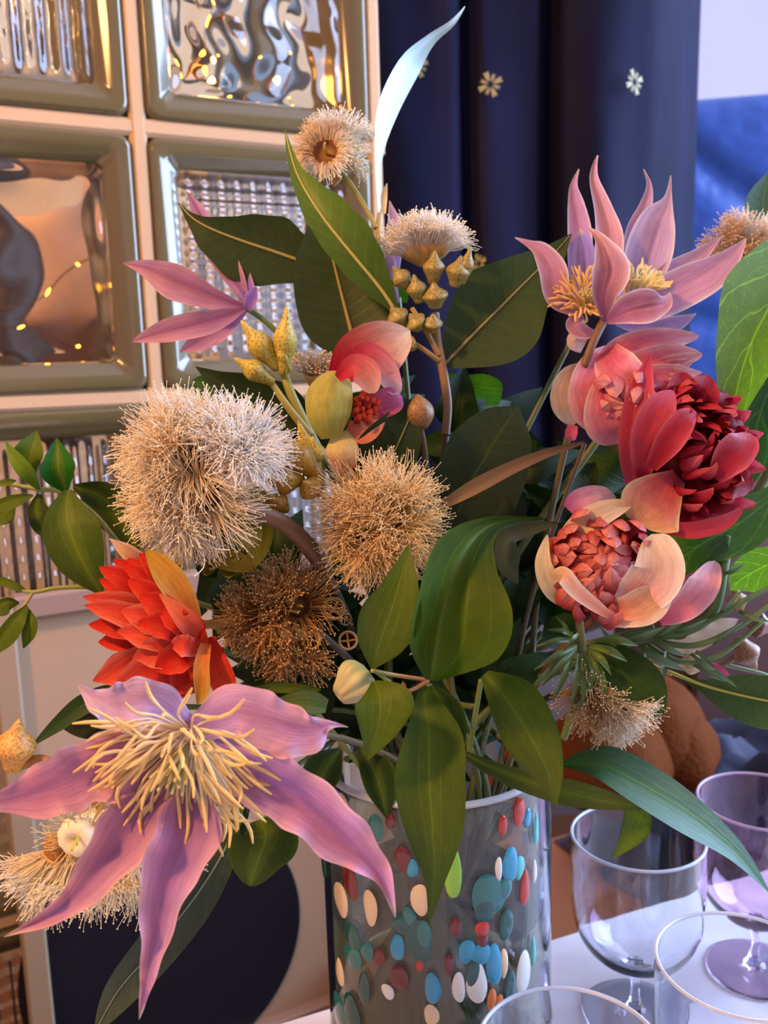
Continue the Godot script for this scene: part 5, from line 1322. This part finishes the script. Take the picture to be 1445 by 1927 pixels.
# ---------------------------------------------------------------- clematis foliage and other leaves
func foliage() -> void:
	var g := {"c0": "#5f7a1e", "c1": "#62801f", "cs": "#74902e", "ce": "#56731c", "es": 0.2}
	var t := thing("clematis_spray", "bright green clematis leaves at the centre front hanging over the vase", "spray", P(806, 1280, 0.375))
	into_vase(t, P(806, 1290, 0.39), 0.0018)
	stalk(t, [806, 1280, 376, 770, 1300, 372, 735, 1295, 366, 700, 1285, 360], 0.0009, 0.0009, "#8a5a34", "#7a7a34")
	stalk(t, [806, 1280, 376, 740, 1270, 372, 700, 1262, 360], 0.0009, 0.0009, "#8a4a34", "#9a9a44")
	leaf(t, "clematis_leaf", [700, 1258, 360, 722, 1190, 352, 748, 1115, 350, 768, 1026, 354], [4, 46, 54, 28, 1], [4, 46, 60, 34, 1], g.merged({"cup": [0.25, 0.35], "c0": "#64801e", "c1": "#708c28"}, true))
	leaf(t, "clematis_leaf", [810, 1280, 372, 820, 1220, 366, 838, 1130, 366, 872, 1040, 374, 930, 985, 388, 1030, 975, 400], [10, 50, 52, 52, 14, 2], [14, 118, 132, 76, 20, 4], g.merged({"cup": [1.9, 0.8], "pow": 1.1, "nv": 40, "nu": 16, "c0": "#587420", "c1": "#3f5c20", "wave": 6.0, "wf": 1.3}, true))
	leaf(t, "clematis_leaf", [1050, 985, 404, 1000, 992, 402, 955, 1010, 396, 950, 1060, 394, 975, 1100, 398], [2, 16, 20, 30, 4], [2, 12, 18, 16, 4], {"c0": "#5e6a4e", "c1": "#56664a"})
	leaf(t, "clematis_leaf", [704, 1282, 360, 716, 1318, 352, 712, 1368, 350, 691, 1431, 352], [6, 62, 40, 1], [6, 46, 40, 1], g.merged({"c0": "#64801e", "c1": "#6c8a22", "cup": [0.2, 0.4]}, true))
	leaf(t, "clematis_leaf", [796, 1292, 376, 806, 1380, 370, 808, 1470, 364, 815, 1570, 362, 817, 1660, 366, 806, 1742, 370], [8, 62, 68, 56, 20, 1], [8, 44, 66, 50, 18, 1], g.merged({"cup": [0.3, 0.2], "nv": 36, "c0": "#4e6c20", "c1": "#66802e"}, true))
	leaf(t, "clematis_leaf", [812, 1290, 384, 835, 1340, 386, 840, 1400, 388, 825, 1450, 390], [6, 36, 34, 2], [6, 40, 40, 2], g.merged({"c0": "#3a5620", "c1": "#3a5620"}, true))
	t = thing("clematis_spray", "yellowish green clematis leaf with its shoots hanging right of the vase centre", "spray", P(905, 1290, 0.40))
	into_vase(t, P(890, 1330, 0.41), 0.0018)
	stalk(t, [905, 1280, 400, 895, 1340, 408, 880, 1430, 425], 0.0012, 0.0014, "#6a8032")
	leaf(t, "clematis_leaf", [912, 1268, 396, 955, 1320, 384, 1000, 1390, 380, 1032, 1455, 382, 1046, 1518, 386], [10, 56, 54, 30, 1], [10, 38, 50, 30, 1], g.merged({"c0": "#4c6e20", "c1": "#7a8624", "cup": [0.35, 0.2]}, true))
	leaf(t, "clematis_leaf", [862, 1412, 410, 930, 1445, 402, 1010, 1475, 396, 1100, 1500, 392, 1240, 1524, 394], [4, 12, 20, 26, 1], [4, 18, 24, 22, 1], g.merged({"c0": "#3c5622", "c1": "#6c7a26", "cup": [0.6, -0.3]}, true))
	t = thing("clematis_spray", "long blue green pointed leaf reaching right over the wine glasses", "spray", P(1060, 1440, 0.42))
	into_vase(t, P(960, 1410, 0.43), 0.0018)
	stalk(t, [960, 1410, 430, 1010, 1425, 424, 1062, 1438, 418], 0.0012, 0.0011, "#5f7a3a")
	leaf(t, "clematis_leaf", [1056, 1438, 416, 1130, 1440, 404, 1210, 1478, 396, 1300, 1532, 392, 1385, 1602, 392, 1450, 1682, 396], [4, 38, 42, 32, 18, 1], [4, 26, 38, 40, 20, 1], {"c0": "#3a6a34", "c1": "#8abcb0", "tilt": -0.8, "cup": [0.25, 0.3], "cs": "#5a8a50", "nv": 36})
	leaf(t, "clematis_leaf", [1200, 1515, 402, 1185, 1560, 404, 1152, 1616, 406], [26, 36, 1], [26, 16, 1], g.merged({"c0": "#6a8a2a", "c1": "#7a9c3a"}, true))
	t = thing("clematis_spray", "dark green leaves behind the petal tip over the left rim of the vase", "spray", P(650, 1420, 0.42))
	into_vase(t, P(650, 1430, 0.425), 0.0018)
	stalk(t, [585, 1330, 405, 620, 1370, 412, 660, 1420, 420, 700, 1470, 430], 0.0012, 0.0012, "#7a8a3a")
	leaf(t, "clematis_leaf", [672, 1392, 414, 700, 1440, 408, 718, 1490, 406, 729, 1542, 408], [5, 34, 30, 1], [5, 26, 26, 1], g.merged({"c0": "#2f4c1a", "c1": "#35541c"}, true))
	leaf(t, "clematis_leaf", [640, 1410, 414, 618, 1440, 408, 600, 1475, 406, 588, 1518, 408], [5, 30, 28, 1], [5, 36, 36, 1], g.merged({"c0": "#34501c", "c1": "#3a5620"}, true))
	leaf(t, "clematis_leaf", [462, 1300, 392, 510, 1296, 390, 560, 1296, 388, 605, 1298, 388], [4, 10, 10, 3], [4, 8, 8, 3], g.merged({"c0": "#5f7a22", "c1": "#6a8426"}, true))
	leaf(t, "clematis_leaf", [615, 1330, 388, 580, 1322, 382, 545, 1322, 380, 512, 1325, 382], [12, 26, 22, 3], [14, 26, 18, 3], g.merged({"c0": "#8aa05a", "c1": "#6f8a30"}, true))
	t = thing("clematis_leaf", "single dark green leaf below the big clematis beside the black disc", "leaf", P(480, 1545, 0.37))
	stalk(t, [560, 1440, 400, 520, 1490, 385, 498, 1545, 368], 0.0011, 0.001, "#6a8032")
	into_vase(t, P(560, 1440, 0.40), 0.0014)
	leaf(t, "clematis_leaf", [488, 1542, 366, 500, 1575, 358, 485, 1620, 358, 470, 1668, 362], [20, 62, 44, 14], [20, 66, 62, 20], g.merged({"c0": "#3c5418", "c1": "#46601a", "cup": [0.2, -0.2]}, true))
	leaf(t, "clematis_leaf", [448, 1500, 372, 445, 1540, 368, 436, 1575, 366], [4, 12, 2], [4, 14, 2], g)
	t = thing("gum_leaf", "folded dark gum leaf behind the upper left of the big clematis", "leaf", P(180, 1340, 0.40))
	leaf(t, "gum_leaf", [340, 1330, 400, 240, 1310, 396, 165, 1322, 392, 110, 1362, 390, 62, 1402, 390], [10, 24, 20, 14, 2], [10, 24, 20, 14, 2], {"c0": "#3a5524", "c1": "#466a34"})
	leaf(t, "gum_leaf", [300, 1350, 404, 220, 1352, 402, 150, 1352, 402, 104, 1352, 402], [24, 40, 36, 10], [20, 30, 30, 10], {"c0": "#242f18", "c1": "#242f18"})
	into_vase(t, P(340, 1330, 0.40), 0.0016)
	# ribbed pale seed head with its leaves
	t = thing("seed_head", "pale green ribbed clematis bud between the centre leaves", "bud", P(695, 1265, 0.375))
	stalk(t, [705, 1262, 368, 740, 1290, 375, 780, 1330, 392], 0.0009, 0.001, "#8a9a4a")
	into_vase(t, P(780, 1330, 0.392), 0.0014)
	var bc := P(668, 1288, 0.368)
	put(lathe(P(692, 1266, 0.368), cb * Vector3(-0.75, -0.55, 0.35), smooth_prof([[0.0, -0.0005], [0.006, 0.0008], [0.0088, 0.0045], [0.0082, 0.0085], [0.0055, 0.0125], [0.004, 0.0150], [0.0018, 0.0155], [0.0, 0.0145]], 24), 44, ["#8fa85c", "#98ac66", "#a8b47a", "#b4b888", "#b0ae7c", "#a8a274", "#b4a884", "#c0b494"], 0.09, 9), "bud_body", mats.stem, t)
	# the left hand spray
	t = thing("clematis_spray", "clematis shoot reaching left before the glass blocks with bright and dark leaves", "spray", P(120, 930, 0.41))
	var d := {"c0": "#5f7c14", "c1": "#688416", "cs": "#7a9428"}
	stalk(t, [330, 1120, 425, 240, 1040, 415, 180, 970, 410, 122, 928, 408, 70, 920, 408, -20, 905, 410], 0.0014, 0.0009, "#8a8a4a", "#7a8a3a")
	into_vase(t, P(330, 1120, 0.425), 0.0018)
	leaf(t, "clematis_leaf", [125, 928, 404, 112, 890, 398, 108, 862, 398, 107, 824, 402], [3, 34, 26, 1], [3, 30, 28, 1], d.merged({"c0": "#2f7a1a", "c1": "#2f801e", "cup": [0.6, 0.5]}, true))
	leaf(t, "clematis_leaf", [66, 888, 410, 58, 868, 406, 62, 842, 406, 70, 810, 410], [4, 34, 30, 1], [4, 20, 20, 1], d.merged({"cup": [0.6, 0.2]}, true))
	leaf(t, "clematis_leaf", [74, 922, 402, 52, 890, 396, 30, 862, 396, 11, 832, 400], [3, 16, 14, 1], [3, 14, 12, 1], d.merged({"c0": "#6c9a20", "c1": "#78a824"}, true))
	leaf(t, "clematis_leaf", [128, 922, 402, 128, 985, 394, 155, 1055, 392, 194, 1122, 396], [8, 56, 46, 1], [8, 50, 46, 1], d.merged({"cup": [0.15, 0.3], "c0": "#56701a", "c1": "#506c18"}, true))
	leaf(t, "clematis_leaf", [138, 915, 410, 190, 935, 412, 228, 975, 414, 262, 1045, 416], [4, 30, 34, 3], [4, 36, 40, 3], d.merged({"c0": "#42560f", "c1": "#465a12"}, true))
	leaf(t, "clematis_leaf", [74, 930, 412, 68, 960, 412, 82, 990, 412, 100, 1014, 412], [4, 28, 20, 1], [4, 16, 20, 1], d.merged({"c0": "#465c14", "c1": "#465c14"}, true))
	leaf(t, "clematis_leaf", [62, 932, 404, 30, 940, 402, 0, 950, 402, -25, 962, 402], [2, 14, 14, 2], [2, 10, 10, 2], d)
	leaf(t, "clematis_leaf", [28, 948, 410, 15, 958, 410, 0, 970, 410, -30, 985, 410], [2, 20, 20, 3], [2, 12, 12, 2], d.merged({"c0": "#4c6614"}, true))
	leaf(t, "clematis_leaf", [30, 905, 406, 10, 908, 404, -15, 915, 404], [2, 7, 2], [2, 7, 2], d.merged({"c1": "#9aa83a"}, true))
	t = thing("clematis_spray", "small clematis side shoot with thin leaves at the left edge of the picture", "spray", P(60, 1112, 0.40))
	stalk(t, [250, 1118, 420, 180, 1106, 408, 110, 1106, 402, 60, 1114, 400, 20, 1105, 400, -20, 1090, 402], 0.0011, 0.0008, "#8a8f3a", "#7f8a34")
	stalk(t, [62, 1114, 400, 45, 1140, 400, 20, 1160, 400], 0.0009, 0.0006, "#a89a5a", "#8a9a4a")
	into_vase(t, P(250, 1118, 0.42), 0.0016)
	leaf(t, "clematis_leaf", [52, 1140, 398, 30, 1165, 394, 5, 1200, 394, -25, 1240, 396], [3, 20, 22, 1], [3, 12, 14, 1], d)
	leaf(t, "clematis_leaf", [50, 1142, 400, 58, 1170, 396, 52, 1195, 396, 44, 1220, 398], [2, 12, 14, 1], [2, 12, 12, 1], d)
	leaf(t, "clematis_leaf", [36, 1135, 402, 15, 1132, 400, -5, 1140, 400, -25, 1150, 400], [2, 20, 22, 2], [2, 8, 8, 2], d.merged({"c0": "#465c14"}, true))
	leaf(t, "clematis_leaf", [50, 1112, 400, 30, 1104, 398, 5, 1094, 398, -20, 1088, 398], [2, 8, 8, 2], [2, 8, 8, 2], d.merged({"c0": "#7a8e24"}, true))
	# the big lit leaf at the right and its fellows
	t = thing("broad_leaf_branch", "branch at the right edge with a big bright translucent net veined leaf", "branch", P(1460, 620, 0.43))
	stalk(t, [1480, 520, 430, 1490, 700, 440, 1440, 900, 450, 1300, 1100, 450], 0.002, 0.0026, "#6a7040")
	into_vase(t, P(1300, 1100, 0.45), 0.0026)
	leaf(t, "broad_leaf", [1500, 486, 432, 1452, 570, 424, 1412, 650, 420, 1385, 740, 418, 1372, 832, 420], [40, 60, 60, 36, 1], [70, 98, 68, 36, 1], {"c0": "#6f9a34", "c1": "#6f9a34", "cup": [0.15, 0.3], "nu": 14, "nv": 34})
	leaf(t, "broad_leaf", [1500, 660, 440, 1450, 730, 438, 1420, 820, 438, 1410, 920, 440], [20, 46, 50, 6], [30, 70, 70, 20], {"c0": "#33563a", "c1": "#2f4f36"})
	leaf(t, "broad_leaf", [1460, 930, 430, 1390, 985, 424, 1310, 1030, 420, 1262, 1075, 422, 1240, 1140, 426], [40, 56, 40, 24, 1], [20, 46, 56, 40, 1], {"c0": "#46682e", "c1": "#3e5c26", "cup": [0.4, -0.3]})
	leaf(t, "broad_leaf", [1470, 1050, 446, 1430, 1070, 446, 1395, 1090, 446, 1374, 1110, 446], [26, 40, 30, 2], [26, 40, 30, 2], {"c0": "#7aa63c", "c1": "#86b444"})
	t = thing("gum_leaf", "green gum leaf with a yellow midrib at the right edge above the wine glasses", "leaf", P(1262, 1265, 0.44))
	stalk(t, [1180, 1235, 452, 1225, 1252, 446, 1264, 1268, 440], 0.0014, 0.0011, "#7a8a4a", "#c89a6a")
	into_vase(t, P(1180, 1235, 0.452), 0.0018)
	leaf(t, "gum_leaf", [1258, 1264, 440, 1320, 1288, 432, 1385, 1306, 428, 1450, 1320, 426, 1520, 1330, 428], [2, 10, 38, 46, 30], [2, 14, 44, 54, 30], {"c0": "#4f7038", "c1": "#527438", "rib": "#b4b04a", "rw": 0.0010, "cup": [0.2, 0.2]})
	# dark inner leaves
	t = thing("gum_leaf", "dark gum leaf with a raised tip beside the small pink flower", "leaf", P(730, 880, 0.40))
	into_vase(t, P(720, 930, 0.41), 0.0018)
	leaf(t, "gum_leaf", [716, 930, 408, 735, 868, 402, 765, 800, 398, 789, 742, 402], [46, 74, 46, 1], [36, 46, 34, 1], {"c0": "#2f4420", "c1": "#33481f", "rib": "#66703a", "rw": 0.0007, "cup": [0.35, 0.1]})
	t = thing("gum_leaf", "large matt dark gum leaf in the centre behind the amber blossom", "leaf", P(880, 1000, 0.43))
	into_vase(t, P(870, 1010, 0.43), 0.002)
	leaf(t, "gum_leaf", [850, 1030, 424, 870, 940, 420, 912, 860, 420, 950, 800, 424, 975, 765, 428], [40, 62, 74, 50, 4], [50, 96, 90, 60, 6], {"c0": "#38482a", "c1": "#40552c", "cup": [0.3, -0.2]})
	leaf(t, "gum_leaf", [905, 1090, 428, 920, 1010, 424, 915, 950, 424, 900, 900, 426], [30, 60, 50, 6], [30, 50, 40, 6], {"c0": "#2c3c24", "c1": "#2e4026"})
	t = thing("gum_leaf", "narrow brown gum leaf turned edge on across the dark centre leaf", "leaf", P(1085, 836, 0.42))
	into_vase(t, P(1100, 834, 0.43), 0.0014, "#4a3a2a")
	leaf(t, "silver_leaf", [1100, 832, 422, 1030, 852, 414, 960, 882, 410, 890, 920, 408, 805, 968, 410], [3, 9, 12, 12, 4], [3, 8, 13, 16, 6], {"c0": "#4a3826", "c1": "#7a6240", "ck": 0.5})
	t = thing("gum_leaf", "bright green lit leaf deep in the gap right of the bud stalk", "leaf", P(950, 730, 0.47))
	into_vase(t, P(940, 790, 0.47), 0.0014)
	leaf(t, "clematis_leaf", [842, 706, 470, 875, 722, 470, 910, 730, 470, 946, 732, 470], [4, 18, 26, 16], [3, 12, 30, 34], {"c0": "#6ec020", "c1": "#6ec828"})
	leaf(t, "clematis_leaf", [745, 500, 470, 752, 540, 470, 765, 570, 470], [4, 14, 4], [4, 14, 4], {"c0": "#5fae1e", "c1": "#5fae1e"})
	# feathery collar of the coral flower and the needle foliage
	t = thing("feathery_spray", "finely cut green foliage under the coral flower", "spray", P(1110, 1190, 0.42))
	into_vase(t, P(1110, 1230, 0.425), 0.002)
	stalk(t, [1090, 1170, 412, 1095, 1230, 416, 1090, 1300, 420, 1060, 1390, 430], 0.002, 0.0018, "#6a6a3a", "#5f7a34")
	for q in [[1085, 1215, 1005, 1260, 9], [1085, 1220, 1020, 1290, 10], [1080, 1225, 1040, 1320, 9], [1090, 1230, 1075, 1330, 10], [1095, 1230, 1095, 1340, 9], [1100, 1225, 1130, 1300, 11], [1105, 1220, 1150, 1270, 10], [1080, 1205, 1010, 1215, 8], [1085, 1200, 1030, 1185, 7], [1110, 1215, 1180, 1245, 12], [1075, 1210, 1045, 1160, 6], [1100, 1235, 1112, 1320, 9], [1070, 1230, 990, 1305, 9], [1110, 1230, 1145, 1320, 9], [1090, 1190, 1060, 1225, 6], [1120, 1205, 1200, 1215, 12]]:
		var w: float = q[4]
		leaf(t, "silver_leaf", [q[0], q[1], 412, lerpf(q[0], q[2], 0.5) + 4, lerpf(q[1], q[3], 0.5) - 5, 404, q[2], q[3], 406], [w * 0.3, w * 0.7, 1], [w * 0.3, w * 0.7, 1], {"c0": "#5f7a34", "c1": "#466628", "nu": 4, "nv": 10, "cup": [0.5, 0.5]})
	t = thing("needle_spray", "sprig with narrow needle leaves at the right beneath the pink petal", "spray", P(1200, 1200, 0.43))
	stalk(t, [1120, 1230, 430, 1200, 1200, 424, 1290, 1185, 420, 1340, 1150, 420, 1360, 1070, 420, 1368, 1010, 424], 0.0034, 0.0026, "#3f5c22", "#4a6a2a")
	stalk(t, [1290, 1185, 420, 1350, 1160, 416, 1400, 1130, 416, 1460, 1100, 418], 0.0016, 0.0012, "#44602a", "#4f6e34")
	stalk(t, [1200, 1200, 424, 1300, 1215, 418, 1380, 1185, 416, 1460, 1130, 418], 0.0016, 0.0011, "#44602a", "#5a7440")
	stalk(t, [1220, 1215, 424, 1280, 1245, 418, 1350, 1235, 416, 1440, 1165, 418], 0.0014, 0.001, "#44602a", "#5a7440")
	into_vase(t, P(1120, 1230, 0.43), 0.0022)
	for q in [[1350, 1160, 1400, 1105, 9], [1310, 1225, 1385, 1292, 8], [1300, 1230, 1350, 1262, 8], [1240, 1200, 1300, 1150, 9], [1270, 1190, 1330, 1165, 8], [1340, 1210, 1398, 1170, 8], [1255, 1225, 1245, 1285, 9], [1220, 1215, 1210, 1262, 9], [1230, 1200, 1290, 1235, 10], [1360, 1080, 1400, 1060, 7], [1352, 1110, 1300, 1130, 7], [1390, 1150, 1450, 1170, 8], [1180, 1205, 1250, 1180, 12], [1200, 1215, 1290, 1262, 14], [1160, 1215, 1130, 1180, 10], [1300, 1245, 1380, 1285, 10]]:
		var w: float = q[4]
		leaf(t, "silver_leaf", [q[0], q[1], 418, lerpf(q[0], q[2], 0.5), lerpf(q[1], q[3], 0.5) + 4, 412, q[2], q[3], 412], [w * 0.4, w * 0.6, 1], [w * 0.4, w * 0.6, 1], {"c0": "#44622a", "c1": "#5f8264", "nu": 4, "nv": 10, "cup": [0.5, 0.5]})
	leaf(t, "clematis_leaf", [1128, 1205, 424, 1170, 1262, 414, 1212, 1310, 412, 1245, 1350, 414], [12, 48, 50, 14], [12, 40, 44, 14], {"c0": "#3f5c22", "c1": "#466626"})

# darker greenery in the depth of the bunch
func filler() -> void:
	var zones := [[640, 800, 760, "upper left", 0.455], [900, 860, 700, "upper right", 0.462], [560, 1120, 600, "lower left", 0.445], [800, 1120, 600, "middle", 0.455], [1020, 1130, 600, "lower right", 0.455], [760, 1350, 500, "over the rim of the vase", 0.45], [1180, 960, 500, "behind the crimson flower", 0.47], [470, 1090, 500, "under the yellow", 0.43], [560, 1290, 500, "above the petal", 0.425], [1030, 960, 500, "centre right", 0.46], [640, 1220, 500, "by the seed head", 0.43], [900, 1250, 500, "under centre", 0.44]]
	for q in zones:
		var t := thing("greenery_spray", "shaded dark green leaves deep in the bouquet, " + ({"upper left": "behind the small pink flower", "upper right": "left of the pale pink flower", "lower left": "between the red flower and the spent blossom", "middle": "behind the big folded centre leaf", "lower right": "left of the coral flower", "over the rim of the vase": "just over the rim of the vase", "behind the crimson flower": "behind the crimson flower", "under the yellow": "under the yellow green flower", "above the petal": "above the big clematis", "centre right": "right of the brown leaf", "by the seed head": "behind the pale ribbed bud", "under centre": "under the folded centre leaf"}[q[3]]), "spray", P(q[0], q[1], q[4]))
		into_vase(t, P(q[0], q[1] + 60, q[4]), 0.002, "#4a5a2c")
		for k in 17:
			var a := rng.randf() * TAU
			var x: float = q[0] + rng.randf_range(-60, 60)
			var y: float = q[1] + rng.randf_range(-60, 60)
			var ln := rng.randf_range(90, 150)
			var w := rng.randf_range(26, 44)
			var d: float = q[4] * 1000.0 + rng.randf_range(-6, 34)
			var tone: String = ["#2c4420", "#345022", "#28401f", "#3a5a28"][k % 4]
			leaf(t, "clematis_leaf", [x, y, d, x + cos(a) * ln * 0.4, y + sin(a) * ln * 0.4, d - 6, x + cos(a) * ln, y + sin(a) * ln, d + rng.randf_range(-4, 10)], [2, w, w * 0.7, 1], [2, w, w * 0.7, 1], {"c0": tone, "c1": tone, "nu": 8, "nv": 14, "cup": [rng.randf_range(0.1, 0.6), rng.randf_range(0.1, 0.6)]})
